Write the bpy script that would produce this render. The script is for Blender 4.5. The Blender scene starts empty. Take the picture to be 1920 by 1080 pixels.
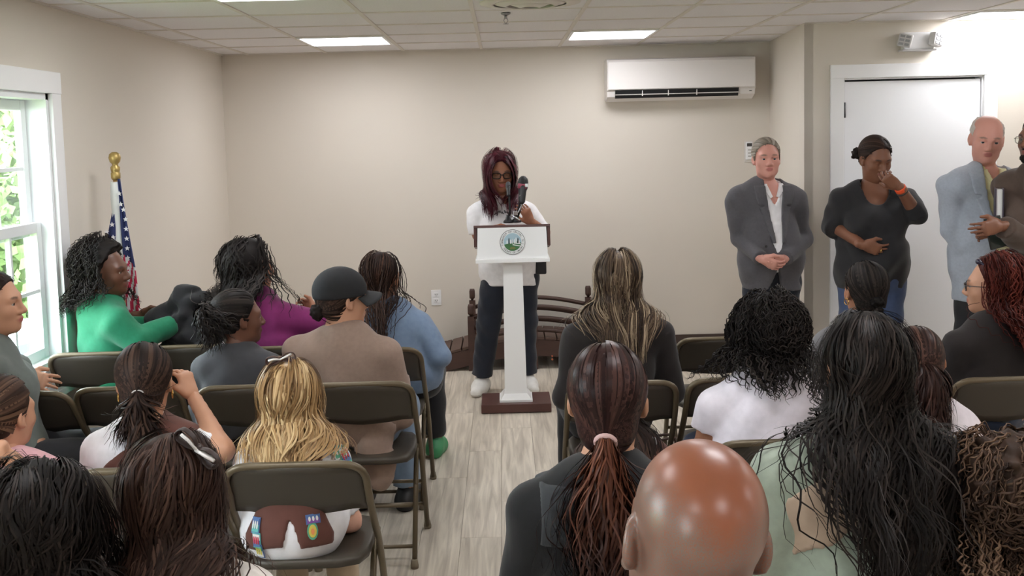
import bpy, bmesh, math, random
import numpy as np
from mathutils import Vector, Matrix
random.seed(7)
rng = np.random.RandomState(11)
sc = bpy.context.scene
col = sc.collection
PI = math.pi
R = math.radians

# ------------------------------------------------------------------ camera, world, exposure
CAM_H = 1.75
FPX, YAW, PITCH, ROLL, SHIFT = 1900.0, -0.00831, math.radians(5.0), -0.025, -0.06261
cam_data = bpy.data.cameras.new('camera')
cam = bpy.data.objects.new('camera', cam_data)
col.objects.link(cam)
cam_data.sensor_width = 36.0
cam_data.lens = FPX * 36.0 / 1920.0
cam_data.shift_y = SHIFT
cam_data.clip_start = 0.05
CAM_M = Matrix.Rotation(YAW, 4, 'Z') @ Matrix.Rotation(PI / 2 - PITCH, 4, 'X') @ Matrix.Rotation(ROLL, 4, 'Z')
cam.matrix_world = Matrix.Translation((0, 0, CAM_H)) @ CAM_M
sc.camera = cam

def at(px, py, Y):
    """world point at depth Y that the photograph shows at pixel (px, py)"""
    d = Vector(((px - 960) / FPX, -((py - 540) - SHIFT * 1920) / FPX, -1.0))
    w = CAM_M.to_3x3() @ d
    t = Y / w.y
    return Vector((w.x * t, Y, CAM_H + w.z * t))

world = bpy.data.worlds.new('sky')
sc.world = world
world.use_nodes = True
wn = world.node_tree.nodes
bg = wn['Background']
bg.inputs[0].default_value = (0.86, 0.93, 1.0, 1)
bg.inputs[1].default_value = 18.0
sc.view_settings.view_transform = 'Standard'
sc.view_settings.look = 'None'
sc.view_settings.gamma = 1.0
sc.view_settings.use_curve_mapping = False
sc.view_settings.exposure = 0.10
LIGHT_PANEL_STRENGTH = 15.0
sc.cycles.max_bounces = 8
sc.cycles.diffuse_bounces = 5
sc.cycles.glossy_bounces = 3
sc.cycles.transparent_max_bounces = 8
sc.cycles.caustics_reflective = False
sc.cycles.caustics_refractive = False
sc.cycles.sample_clamp_indirect = 6.0

# ------------------------------------------------------------------ materials
def lin(c):
    return tuple(((v / 255.0) / 12.92 if v / 255.0 <= 0.04045 else ((v / 255.0 + 0.055) / 1.055) ** 2.4) for v in c[:3]) + (1.0,)

MATS = {}
def mat(name, rgb, rough=0.6, metal=0.0, spec=0.5, noise=None, bump=None, emit=None, alpha=None, coat=0.0, sheen=0.0):
    """plain or noise-varied principled material; rgb in 0..255"""
    if name in MATS: return MATS[name]
    m = bpy.data.materials.new(name); m.use_nodes = True
    nt = m.node_tree; b = nt.nodes['Principled BSDF']
    b.inputs['Base Color'].default_value = lin(rgb)
    b.inputs['Roughness'].default_value = rough
    b.inputs['Metallic'].default_value = metal
    b.inputs['Specular IOR Level'].default_value = spec
    b.inputs['Coat Weight'].default_value = coat
    b.inputs['Sheen Weight'].default_value = sheen
    tc = None
    if noise:
        scale, amt, rgb2 = noise
        tc = nt.nodes.new('ShaderNodeTexCoord')
        n = nt.nodes.new('ShaderNodeTexNoise'); n.inputs['Scale'].default_value = scale if not isinstance(scale, tuple) else 1.0
        n.inputs['Detail'].default_value = 4
        src = tc.outputs['Object']
        if isinstance(scale, tuple):
            mp = nt.nodes.new('ShaderNodeMapping'); mp.inputs['Scale'].default_value = scale
            nt.links.new(src, mp.inputs[0]); src = mp.outputs[0]
        nt.links.new(src, n.inputs['Vector'])
        rp = nt.nodes.new('ShaderNodeValToRGB')
        rp.color_ramp.elements[0].position = 0.5 - amt / 2; rp.color_ramp.elements[1].position = 0.5 + amt / 2
        rp.color_ramp.elements[0].color = lin(rgb); rp.color_ramp.elements[1].color = lin(rgb2)
        nt.links.new(n.outputs['Fac'], rp.inputs[0]); nt.links.new(rp.outputs[0], b.inputs['Base Color'])
    if bump:
        scale, strength, dist = bump
        if tc is None: tc = nt.nodes.new('ShaderNodeTexCoord')
        n2 = nt.nodes.new('ShaderNodeTexNoise'); n2.inputs['Scale'].default_value = scale; n2.inputs['Detail'].default_value = 5
        nt.links.new(tc.outputs['Object'], n2.inputs['Vector'])
        bp = nt.nodes.new('ShaderNodeBump'); bp.inputs['Strength'].default_value = strength; bp.inputs['Distance'].default_value = dist
        nt.links.new(n2.outputs['Fac'], bp.inputs['Height']); nt.links.new(bp.outputs[0], b.inputs['Normal'])
    if emit:
        b.inputs['Emission Color'].default_value = lin(emit[0]); b.inputs['Emission Strength'].default_value = emit[1]
    MATS[name] = m
    return m

def glass_mat():
    if 'pane_glass' in MATS: return MATS['pane_glass']
    m = bpy.data.materials.new('pane_glass'); m.use_nodes = True
    nt = m.node_tree; nt.nodes.clear()
    o = nt.nodes.new('ShaderNodeOutputMaterial'); mx = nt.nodes.new('ShaderNodeMixShader')
    t = nt.nodes.new('ShaderNodeBsdfTransparent'); g = nt.nodes.new('ShaderNodeBsdfGlossy'); fr = nt.nodes.new('ShaderNodeMath'); lw = nt.nodes.new('ShaderNodeLayerWeight'); fr.operation = 'MULTIPLY_ADD'; fr.inputs[1].default_value = .12; fr.inputs[2].default_value = .03; nt.links.new(lw.outputs['Facing'], fr.inputs[0])
    g.inputs['Roughness'].default_value = 0.02; t.inputs[0].default_value = (0.95, 0.98, 0.97, 1)
    nt.links.new(fr.outputs[0], mx.inputs[0]); nt.links.new(t.outputs[0], mx.inputs[1]); nt.links.new(g.outputs[0], mx.inputs[2])
    nt.links.new(mx.outputs[0], o.inputs[0]); MATS['pane_glass'] = m
    return m

# ------------------------------------------------------------------ object helpers
def tag(o, label=None, cat=None, group=None, kind=None):
    if label: o['label'] = label
    if cat: o['category'] = cat
    if group: o['group'] = group
    if kind: o['kind'] = kind
    return o

def empty(name, loc=(0, 0, 0), rz=0.0, label=None, cat=None, group=None, kind=None):
    o = bpy.data.objects.new(name, None); col.objects.link(o)
    o.location = loc; o.rotation_euler = (0, 0, rz); o.empty_display_size = 0.1
    return tag(o, label, cat, group, kind)

def link(name, me, parent=None, kind=None, label=None):
    o = bpy.data.objects.new(name, me); col.objects.link(o)
    if parent is not None: o.parent = parent
    if kind: o['kind'] = kind
    if label: o['label'] = label
    return o

class MB:
    """collects simple shapes, builds ONE mesh object"""
    def __init__(s): s.bm = bmesh.new(); s.mi = 0
    def box(s, c, size, rot=None, bevel=0.0):
        vs = bmesh.ops.create_cube(s.bm, size=1.0)['verts']
        M = Matrix.Translation(c) @ (rot.to_4x4() if rot is not None else Matrix.Identity(4)) @ Matrix.Diagonal((size[0], size[1], size[2], 1))
        bmesh.ops.transform(s.bm, matrix=M, verts=vs)
        if bevel:
            es = list({e for v in vs for e in v.link_edges})
            r = bmesh.ops.bevel(s.bm, geom=es, offset=bevel, segments=2, affect='EDGES', profile=0.6)
            fs = r['faces']
            for f in fs: f.material_index = s.mi
            vs = [v for v in r['verts']]
        fs = {f for v in vs if v.is_valid for f in v.link_faces}
        for f in fs: f.material_index = s.mi
        return s
    def box2(s, lo, hi, bevel=0.0):
        c = [(a + b) / 2 for a, b in zip(lo, hi)]
        return s.box(c, [abs(b - a) for a, b in zip(lo, hi)], None, bevel)
    def tube(s, pts, r, n=10, cap=True, flat=1.0):
        pts = [Vector(p) for p in pts]; k = len(pts)
        rs = r if isinstance(r, (list, tuple)) else [r] * k
        rings = []; up = None
        for i, p in enumerate(pts):
            t = (pts[min(i + 1, k - 1)] - pts[max(i - 1, 0)])
            if t.length < 1e-9: t = Vector((0, 0, 1))
            t.normalize()
            if up is None:
                up = Vector((0, 0, 1)) if abs(t.z) < 0.9 else Vector((1, 0, 0))
            a = t.cross(up)
            if a.length < 1e-5: a = t.cross(Vector((0, 1, 0)))
            a.normalize(); b = a.cross(t).normalized(); up = b
            rings.append([s.bm.verts.new(p + (a * math.cos(2 * PI * j / n) + b * math.sin(2 * PI * j / n) * flat) * rs[i]) for j in range(n)])
        for i in range(k - 1):
            for j in range(n):
                f = s.bm.faces.new((rings[i][j], rings[i][(j + 1) % n], rings[i + 1][(j + 1) % n], rings[i + 1][j])); f.smooth = True; f.material_index = s.mi
        if cap:
            f = s.bm.faces.new(rings[0][::-1]); f.material_index = s.mi
            f = s.bm.faces.new(rings[-1]); f.material_index = s.mi
        return s
    def lathe(s, c, prof, n=20, axis='Z', rot=None):
        c = Vector(c); rings = []
        for (r, h) in prof:
            ring = []
            for j in range(n):
                a = 2 * PI * j / n
                v = Vector((max(r, 1e-4) * math.cos(a), max(r, 1e-4) * math.sin(a), h))
                if axis == 'Y': v = Vector((v.x, v.z, v.y))
                if axis == 'X': v = Vector((v.z, v.x, v.y))
                if rot is not None: v = rot @ v
                ring.append(s.bm.verts.new(c + v))
            rings.append(ring)
        for i in range(len(prof) - 1):
            for j in range(n):
                f = s.bm.faces.new((rings[i][j], rings[i][(j + 1) % n], rings[i + 1][(j + 1) % n], rings[i + 1][j])); f.smooth = True; f.material_index = s.mi
        for ring in (rings[0][::-1], rings[-1]):
            f = s.bm.faces.new(ring); f.material_index = s.mi
        return s
    def poly(s, pts, thick):
        """flat polygon extruded by vector thick"""
        t = Vector(thick)
        a = [s.bm.verts.new(Vector(p)) for p in pts]; b = [s.bm.verts.new(Vector(p) + t) for p in pts]
        n = len(pts)
        fs = [s.bm.faces.new(a[::-1]), s.bm.faces.new(b)]
        for i in range(n): fs.append(s.bm.faces.new((a[i], a[(i + 1) % n], b[(i + 1) % n], b[i])))
        for f in fs: f.material_index = s.mi
        return s
    def mesh(s, name, mats, bevel=0.0):
        bmesh.ops.recalc_face_normals(s.bm, faces=s.bm.faces)
        me = bpy.data.meshes.new(name); s.bm.to_mesh(me); s.bm.free()
        for m in (mats if isinstance(mats, (list, tuple)) else [mats]): me.materials.append(m)
        return me
    def build(s, name, mats, parent=None, kind=None, label=None):
        return link(name, s.mesh(name, mats), parent, kind, label)

def boxo(name, lo, hi, m, parent=None, bevel=0.0, kind=None, label=None):
    return MB().box2(lo, hi, bevel).build(name, m, parent, kind, label)

def copy_tree(o, parent=None):
    c = o.copy(); col.objects.link(c)
    if parent is not None: c.parent = parent
    for ch in list(o.children): copy_tree(ch, c)
    return c

def fillet(pts, r, n=5):
    """round the inner corners of a polyline"""
    pts = [Vector(p) for p in pts]; out = [pts[0]]
    for i in range(1, len(pts) - 1):
        p, a, b = pts[i], pts[i - 1], pts[i + 1]
        rr = r[i - 1] if isinstance(r, (list, tuple)) else r
        u = (a - p); v = (b - p); d = min(rr, u.length * 0.49, v.length * 0.49)
        u.normalize(); v.normalize(); s, e = p + u * d, p + v * d
        for k in range(n + 1):
            t = k / n; out.append(s * (1 - t) ** 2 + p * 2 * t * (1 - t) + e * t ** 2)
    out.append(pts[-1]); return out
# ------------------------------------------------------------------ room shell
XL, YB, ZC = -2.18, 8.05, 2.43
XR, Y0 = 3.78, -2.6
RET = [(2.14, 8.05), (2.0, 6.7)]        # the short return beside the door wall
YD = 6.7
M_wall = mat('wall_paint', (221, 213, 202), 0.85, noise=(1.4, 0.9, (224, 216, 205)), bump=(260, 0.05, 0.002))
M_white = mat('white_paint', (245, 245, 246), 0.45)
M_base = mat('dark_vinyl_base', (72, 58, 52), 0.5)
M_tile = mat('ceiling_tile', (242, 240, 242), 0.95, noise=(120, 0.6, (230, 227, 228)), bump=(300, 0.25, 0.003))
M_grid = mat('ceiling_grid', (222, 216, 208), 0.6)

def slab(name, pts, thick, m, parent=None):
    return MB().poly(pts, thick).build(name, m, parent, kind='structure' if parent is None else None)

slab('wall_back', [(XL, YB, 0), (2.14, YB, 0), (2.14, YB, ZC + .1), (XL, YB, ZC + .1)], (0, 0.12, 0), M_wall)
slab('wall_return', [(2.14, YB + .1, 0), (2.0, YD, 0), (2.0, YD, ZC + .1), (2.14, YB + .1, ZC + .1)], (0.06, 0.0, 0), M_wall)
slab('wall_right', [(XR, Y0, 0), (XR, YD, 0), (XR, YD, ZC + .1), (XR, Y0, ZC + .1)], (0.12, 0, 0), M_wall)
slab('wall_rear', [(XL - .1, Y0, 0), (XR + .1, Y0, 0), (XR + .1, Y0, ZC + .1), (XL - .1, Y0, ZC + .1)], (0, -0.12, 0), M_wall)

# door wall with its opening
dl = at(1582, 148, YD); dr = at(1843, 142, YD)
DX0, DX1, DZ = dl.x, dr.x, (dl.z + dr.z) / 2
mb = MB()
mb.box2((2.0, YD, 0), (DX0, YD + .12, ZC + .1)); mb.box2((DX1, YD, 0), (XR, YD + .12, ZC + .1)); mb.box2((DX0, YD, DZ), (DX1, YD + .12, ZC + .1))
mb.build('wall_door_side', M_wall, kind='structure')

# left wall with its windows (the second is beside the camera, outside the frame)
WZ0, WZ1 = 0.70, 2.005
WINS = [(4.03, 4.94), (1.6, 2.51), (-1.0, -.09)]  # the last is an unseen window added for more daylight on the ceiling
mb = MB()
ys = [Y0, -1.0, -.09, 1.6, 2.51, 4.03, 4.94, YB + .1]
for a, b in zip(ys[0::2], ys[1::2]): mb.box2((XL - .16, a, 0), (XL, b, ZC + .1))
for a, b in WINS:
    mb.box2((XL - .16, a, 0), (XL, b, WZ0)); mb.box2((XL - .16, a, WZ1), (XL, b, ZC + .1))
mb.build('wall_left', M_wall, kind='structure')

M_vinyl = mat('window_vinyl', (240, 242, 244), 0.35)
def window(n, y0, y1):
    w = empty('window_%d' % n, (XL, (y0 + y1) / 2, WZ0), kind='structure')
    h = (y1 - y0) / 2; H = WZ1 - WZ0
    cw = 0.10
    # casing boards proud of the wall
    for nm, lo, hi in (('casing', (0, -h - cw, -.10), (.022, -h, H)), ('casing', (0, h, -.10), (.022, h + cw, H)),
                       ('casing', (0, -h - cw, H), (.026, h + cw, H + .105)), ('sill', (0, -h - cw - .02, -.135), (.06, h + cw + .02, -.10)), ('apron', (0, -h - cw, -.10), (.018, h + cw, 0))):
        boxo(nm, lo, hi, M_white, w, 0.003)
    mb = MB()   # jamb liner
    mb.box2((-.15, -h, 0), (0, -h + .025, H)); mb.box2((-.15, h - .025, 0), (0, h, H)); mb.box2((-.15, -h, H - .03), (0, h, H)); mb.box2((-.15, -h, 0), (0, h, .03))
    mb.build('window_frame', M_vinyl, w)
    mid = 0.655
    for (z0, z1, x) in ((mid - .035, H - .03, -.10), (.03, mid + .035, -.06)):
        s = MB(); a, b = -h + .025, h - .025; t = .05
        s.box2((x - .035, a, z0), (x, a + t, z1), .004); s.box2((x - .035, b - t, z0), (x, b, z1), .004)
        s.box2((x - .035, a + t, z0), (x, b - t, z0 + t), .004); s.box2((x - .035, a + t, z1 - t), (x, b - t, z1), .004)
        sash = s.build('sash', M_vinyl, w)
        boxo('pane', (x - .020, a + t - .01, z0 + t - .01), (x - .014, b - t + .01, z1 - t + .01), glass_mat(), sash)
        g = MB()
        for k in (1, 2):
            yy = a + t + (b - a - 2 * t) * k / 3; g.box2((x - .028, yy - .009, z0 + t), (x - .006, yy + .009, z1 - t))
        zz = (z0 + z1) / 2; g.box2((x - .0285, a + t, zz - .009), (x - .0055, b - t, zz + .009))
        g.build('muntin', M_vinyl, sash)
for i, (a, b) in enumerate(WINS): window(i + 1, a, b)

# floor: a base slab and single vinyl planks
fl = MB().box2((XL - .1, Y0, -.1), (XR + .1, YB + .1, -.004)).build('floor', mat('floor_base', (150, 138, 124), .6), kind='structure')
def plank_mat():
    m = bpy.data.materials.new('vinyl_plank'); m.use_nodes = True; nt = m.node_tree; b = nt.nodes['Principled BSDF']
    b.inputs['Roughness'].default_value = 0.42; b.inputs['Specular IOR Level'].default_value = 0.45
    tc = nt.nodes.new('ShaderNodeTexCoord'); oi = nt.nodes.new('ShaderNodeObjectInfo')
    ad = nt.nodes.new('ShaderNodeVectorMath'); ad.operation = 'ADD'
    mul = nt.nodes.new('ShaderNodeMath'); mul.operation = 'MULTIPLY'; mul.inputs[1].default_value = 50
    nt.links.new(oi.outputs['Random'], mul.inputs[0]); nt.links.new(tc.outputs['Object'], ad.inputs[0]); nt.links.new(mul.outputs[0], ad.inputs[1])
    mp = nt.nodes.new('ShaderNodeMapping'); mp.inputs['Scale'].default_value = (38, 2.2, 1); nt.links.new(ad.outputs[0], mp.inputs[0])
    n = nt.nodes.new('ShaderNodeTexNoise'); n.inputs['Scale'].default_value = 1.0; n.inputs['Detail'].default_value = 7; n.inputs['Distortion'].default_value = 0.6
    nt.links.new(mp.outputs[0], n.inputs['Vector'])
    rp = nt.nodes.new('ShaderNodeValToRGB'); e = rp.color_ramp.elements
    e[0].position = .3; e[0].color = lin((174, 163, 149)); e[1].position = .68; e[1].color = lin((222, 212, 196))
    nt.links.new(n.outputs['Fac'], rp.inputs[0])
    hs = nt.nodes.new('ShaderNodeHueSaturation'); mr = nt.nodes.new('ShaderNodeMapRange'); mr.inputs['To Min'].default_value = .93; mr.inputs['To Max'].default_value = 1.06
    nt.links.new(oi.outputs['Random'], mr.inputs[0]); nt.links.new(mr.outputs[0], hs.inputs['Value']); nt.links.new(rp.outputs[0], hs.inputs['Color'])
    nt.links.new(hs.outputs[0], b.inputs['Base Color'])
    return m
PW, PL = 0.178, 1.22
pme = MB().box((0, 0, -.002), (PW - .0018, PL - .0018, .004)).mesh('plank', plank_mat())
nx = int((XR - XL) / PW) + 1
pcount = 0
for i in range(nx):
    off = (i * 0.43) % PL
    for j in range(-1, 6):
        y = 1.4 + off + j * PL
        if y < 1.2 or y > YB + .3: continue
        o = link('plank', pme, fl); o.location = (XL + PW * (i + .5), y, 0); pcount += 1
MB().box2((XL, Y0, -.004), (XR, 1.2 - PL * 0 + .1, -.001)).build('floor_finish', mat('floor_rear', (200, 190, 176), .45), fl)

# baseboards
def strip(name, a, b, out, z1=.115, t=.012):
    a = Vector((a[0], a[1], 0)); b = Vector((b[0], b[1], 0)); o = Vector((out[0], out[1], 0)) * t
    MB().poly([a, b, b + Vector((0, 0, z1)), a + Vector((0, 0, z1))], o).build(name, M_base, kind='structure')
strip('baseboard_back', (XL, YB), (2.14, YB), (0, -1))
strip('baseboard_left', (XL, Y0), (XL, YB), (1, 0))
strip('baseboard_return', (2.14, YB), (2.0, YD), (-1, 0))
strip('baseboard_right', (XR, Y0), (XR, YD), (-1, 0))
strip('baseboard_door_side', (2.0, YD), (DX0 - .1, YD), (0, -1))
strip('baseboard_rear', (XL, Y0), (XR, Y0), (0, 1))

# door with casing
dj = empty('trim_1', (DX0, YD, 0), kind='structure')
DW = DX1 - DX0; cw = .092
boxo('casing', (-cw, -.02, 0), (-.004, .0, DZ + .004), M_white, dj, .003)
boxo('casing', (DW + .004, -.02, 0), (DW + cw, .0, DZ + .004), M_white, dj, .003)
boxo('casing', (-cw, -.022, DZ + .004), (DW + cw, .0, DZ + cw), M_white, dj, .003)
mb = MB(); mb.box2((-.004, 0, 0), (.006, .12, DZ)); mb.box2((DW - .006, 0, 0), (DW + .004, .12, DZ)); mb.box2((0, 0, DZ - .006), (DW, .12, DZ + .004))
mb.build('door_jamb', M_white, dj)
boxo('door_light_block', (-.05, .10, 0), (DW + .05, .14, DZ + .08), mat('dark_gap', (70, 70, 74), .6), dj)  # added dark backing, shuts out the sky so the gap over the leaf stays dark
dd = empty('door_1', (DX0, YD, 0), kind='structure')
boxo('door_leaf', (.010, .012, .012), (DW - .010, .055, DZ - .018), mat('door_white', (246, 247, 250), .4), dd, .002)
M_dark = mat('dark_gap', (70, 70, 74), .6)
M_steel = mat('steel', (150, 150, 152), .35, 1.0)
for z in (1.86, 1.05, .25):
    MB().tube([(.006, -.004, z - .05), (.006, -.004, z + .05)], .007, 8).build('hinge', mat('hinge_metal', (110, 110, 112), .4, .9), dd)
mb = MB(); mb.lathe((DW - .075, .012, .98), [(.03, 0), (.03, -.008), (.012, -.012), (.012, -.04), (.026, -.05), (.028, -.065), (.015, -.075)], 16, 'Y'); mb.build('door_handle', M_steel, dd)

# ceiling: deck, grid bars, single tiles
GX0, GY0, G = 0.47, 8.03, 0.61
LIGHTS = {}      # cells that hold lights
def cell(i, j): return (GX0 + G * (i + .5), GY0 - G * (j + .5))
light_cells = [(-3, 1), (0, 1), (-3, 5), (0, 5), (4, 2), (4, 6), (-3, 9), (0, 9), (4, 10), (-3, 13), (0, 13), (4, 14)]
vent_cell = (-1, 4)
ce = MB().box2((XL - .1, Y0 - .1, ZC + .06), (XR + .1, YB + .1, ZC + .12)).build('ceiling', mat('ceiling_deck', (190, 184, 176), .9), kind='structure')
tme = MB().box((0, 0, .006), (G - .012, G - .012, .012), None, .003).mesh('ceiling_tile', M_tile)
i0 = int(math.floor((XL - GX0) / G)); i1 = int(math.ceil((XR - GX0) / G))
j1 = int(math.ceil((GY0 - Y0) / G))
for i in range(i0, i1):
    for j in range(-1, j1):
        if (i, j) in light_cells or (i, j) == vent_cell: continue
        x, y = cell(i, j)
        if x > 2.35 and y > YD + .35: continue
        o = link('ceiling_tile', tme, ce); o.location = (x, y, ZC + .004)
for i in range(i0, i1 + 1):
    x = GX0 + G * i
    if XL - .02 < x < XR: boxo('grid_bar', (x - .012, Y0, ZC - .002), (x + .012, YB if x < 2.14 else YD, ZC + .006), M_grid, ce)
for j in range(0, j1 + 1):
    y = GY0 - G * j
    boxo('grid_bar', (XL, y - .012, ZC - .0015), (XR if y < YD else 2.1, y + .012, ZC + .0055), M_grid, ce)
mb = MB()
mb.box2((XL, Y0, ZC - .004), (XL + .022, YB, ZC + .004)); mb.box2((XL, YB - .022, ZC - .004), (2.14, YB, ZC + .004)); mb.box2((2.0, YD - .022, ZC - .004), (XR, YD, ZC + .004))
mb.build('wall_angle', M_grid, ce)

M_panel = mat('led_diffuser', (255, 255, 255), .5, emit=((250, 251, 255), LIGHT_PANEL_STRENGTH))
fr_me = MB(); h = G / 2 - .013
for lo, hi in (((-h, -h, -.008), (-h + .02, h, .02)), ((h - .02, -h, -.008), (h, h, .02)), ((-h + .02, -h, -.008), (h - .02, -h + .02, .02)), ((-h + .02, h - .02, -.008), (h - .02, h, .02))): fr_me.box2(lo, hi)
fr_me = fr_me.mesh('light_frame', M_white)
di_me = MB().box((0, 0, .002), (2 * h - .04, 2 * h - .04, .008)).mesh('light_diffuser', M_panel)
LLAB = {(-3, 1): 'lit square ceiling light left of the speaker, near the back wall', (0, 1): 'lit square ceiling light in front of the wall air conditioner',
        (-3, 5): 'lit square ceiling light cut by the top edge, toward the window wall', (4, 2): 'lit square ceiling light above the white door'}
for (i, j) in light_cells:
    x, y = cell(i, j)
    l = empty('ceiling_light', (x, y, ZC), 0, LLAB.get((i, j), 'lit square ceiling light behind the camera, outside the photo'), 'ceiling light', 'square lights in the ceiling grid')
    link('light_frame', fr_me, l); link('light_diffuser', di_me, l)

# round ceiling diffuser and sprinkler
x, y = cell(*vent_cell)
vx = at(925, 3, 5.0)
v = empty('ceiling_vent', (x, y, ZC), 0, 'round stepped air diffuser in the ceiling at the top edge', 'ceiling vent')
MB().box((0, 0, .006), (G - .012, G - .012, .012)).build('face_plate', M_tile, v)
for k, (r0, r1, z) in enumerate(((.26, .2, -.012), (.19, .13, -.022), (.12, .05, -.03))):
    MB().lathe((0, 0, 0), [(r0, .0), (r0, -.006), (r1, z), (r1 - .012, z), (r0 - .03, .0)], 32).build('ring', M_grid, v)
p = at(948, 34, 5.9); 
sp = empty('sprinkler', (p.x, 5.75, ZC), 0, 'small pendant sprinkler head hanging from the ceiling tiles', 'sprinkler')
MB().lathe((0, 0, 0), [(.028, 0), (.026, -.006), (.012, -.012)], 16).build('escutcheon', M_steel, sp)
mb = MB(); mb.lathe((0, 0, 0), [(.008, -.01), (.008, -.028), (.004, -.03)], 10); mb.tube([(-.007, 0, -.028), (-.012, 0, -.042), (0, 0, -.058)], .002, 6); mb.tube([(.007, 0, -.028), (.012, 0, -.042), (0, 0, -.058)], .002, 6); mb.lathe((0, 0, -.06), [(.015, 0), (.015, .002)], 12)
mb.build('deflector', M_steel, sp)

# ------------------------------------------------------------------ outside the windows
gr = MB().box2((-60, -12, -1.6), (XL - .3, 60, -1.5)).build('ground', mat('lawn', (96, 116, 62), .9, noise=(3.0, .8, (126, 140, 84))), kind='structure')
M_leaf = [mat('leaf_%d' % k, c, .7, noise=(6, .7, d)) for k, (c, d) in enumerate((((66, 88, 44), (98, 118, 62)), ((78, 98, 56), (116, 130, 80)), ((58, 80, 42), (88, 110, 60))))]
def leafy(name, loc, rad, h, m, label, cat, seed, trunk=True):
    r = np.random.RandomState(seed)
    t = empty(name, loc, 0, label, cat, 'greenery outside the window')
    n = 2600
    d = r.normal(size=(n, 3)); d /= np.linalg.norm(d, axis=1)[:, None]
    rr = r.uniform(.55, 1.0, n) * (1 + .25 * np.sin(d[:, 0] * 5 + seed) * np.sin(d[:, 2] * 6))
    c = d * rr[:, None] * np.array([rad, rad, h * .5]) + np.array([0, 0, h * .55])
    a = r.normal(size=(n, 3)); a /= np.linalg.norm(a, axis=1)[:, None]
    b = np.cross(a, d); b /= (np.linalg.norm(b, axis=1)[:, None] + 1e-9)
    s = r.uniform(.05, .11, n)[:, None] * max(1, rad / 1.2)
    v = np.stack([c - a * s, c + b * s * .5, c + a * s, c - b * s * .5], 1).reshape(-1, 3)
    me = bpy.data.meshes.new('foliage'); q = np.arange(4 * n).reshape(-1, 4)
    me.from_pydata(v.tolist(), [], q.tolist()); me.materials.append(m)
    link('foliage', me, t, kind='stuff')
    MB().tube([(0, 0, 0), (.03, .02, h * .3), (0, 0, h * .7)], [.07 * rad, .06 * rad, .03 * rad], 8).build('trunk', mat('bark', (96, 80, 64), .9), t)
leafy('tree', (-10.5, 19.5, -1.5), 2.4, 6.5, M_leaf[1], 'pale leafy tree seen through the upper sash', 'tree', 3)
leafy('bush', (-6.6, 14.2, -1.5), 1.7, 3.2, M_leaf[0], 'green bush seen through the lower sash, nearest the flag', 'bush', 4)
leafy('bush', (-10.2, 14.6, -1.5), 1.6, 3.4, M_leaf[2], 'green bush seen through the lower sash, farther from the flag', 'bush', 5)
leafy('tree', (-20, 21.5, -1.5), 2.8, 6.6, M_leaf[0], 'darker tree at the left edge of the window view', 'tree', 6)

def car(loc, rz):
    t = empty('car', loc, rz, 'pale silver car parked outside below the window', 'car')
    body = [(-2.1, .35), (-2.15, .75), (-1.9, .95), (-1.2, 1.0), (-.6, 1.42), (.7, 1.45), (1.35, 1.02), (2.0, .9), (2.15, .6), (2.1, .35)]
    mb = MB(); mb.poly([(x, -.85, z) for x, z in body], (0, 1.7, 0)); o = mb.build('body', mat('car_paint', (205, 212, 222), .25, .1, coat=.5), t)
    g = MB(); g.poly([(-1.05, -.86, 1.02), (-.55, -.86, 1.36), (.62, -.86, 1.38), (1.15, -.86, 1.02)], (0, 1.72, 0)); g.build('side_glass', mat('car_glass', (60, 75, 95), .1), t)
    for x in (-1.3, 1.3):
        for y in (-.8, .8):
            wme = MB().lathe((x, y, .33), [(.2, -.1), (.33, -.1), (.33, .1), (.2, .1)], 24, 'Y').build('wheel', mat('tyre', (40, 40, 42), .8), t)
            MB().lathe((x, y, .33), [(.2, -.105), (.2, .105)], 16, 'Y').build('hub', M_steel, wme)
    for s in (-.6, .6):
        MB().box((2.1, s, .72), (.06, .35, .14), None, .02).build('headlight', mat('lamp_lens', (235, 235, 240), .15), t)
car((-5.4, 10.0, -1.5), R(62))
# ------------------------------------------------------------------ fixtures on the walls
def front_frame(p0, p1): return (p0 + p1) / 2

# wall air conditioner
a = at(1138, 111, 7.83); b = at(1417, 182, 7.83)
cx, W, Ht = (a.x + b.x) / 2, b.x - a.x, 0.325
z0 = at(1278, 187, 7.83).z
ac = empty('air_conditioner', (cx, YB, z0), 0, 'white wall-mounted air conditioner with a long black outlet slot', 'air conditioner')
M_ac = mat('ac_white', (232, 227, 224), .35)
D = .22
prof = [(0, .02), (-.10, 0), (-.19, .035), (-.205, .075), (-D, .085), (-D, .285), (-.205, .315), (-.17, Ht), (0, Ht)]
MB().poly([(-W / 2, y, z) for y, z in prof], (W, 0, 0)).build('housing', M_ac, ac)
boxo('front_panel', (-W / 2 + .004, -D - .012, .088), (W / 2 - .004, -D + .004, .30), M_ac, ac, .005)
sl = MB(); sl.poly([(-W / 2 + .06, -.185, .022), (W / 2 - .13, -.185, .022), (W / 2 - .13, -.214, .083), (-W / 2 + .06, -.214, .083)], (0, -.010, 0)); sl.build('outlet', mat('outlet_black', (18, 18, 20), .6), ac)
MB().poly([(-W / 2 + .062, -.205, .046), (W / 2 - .132, -.205, .046), (W / 2 - .132, -.208, .052), (-W / 2 + .062, -.208, .052)], (0, -.015, 0)).build('louver', M_ac, ac)
for k in (.22, .43, .66):
    x = -W / 2 + .06 + (W - .19) * k; boxo('vane', (x - .003, -.222, .036), (x + .003, -.2, .078), M_ac, ac)
boxo('indicator', (W / 2 - .045, -.2215, .055), (W / 2 - .03, -.2, .06), mat('indicator_grey', (120, 120, 120), .5), ac)

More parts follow.
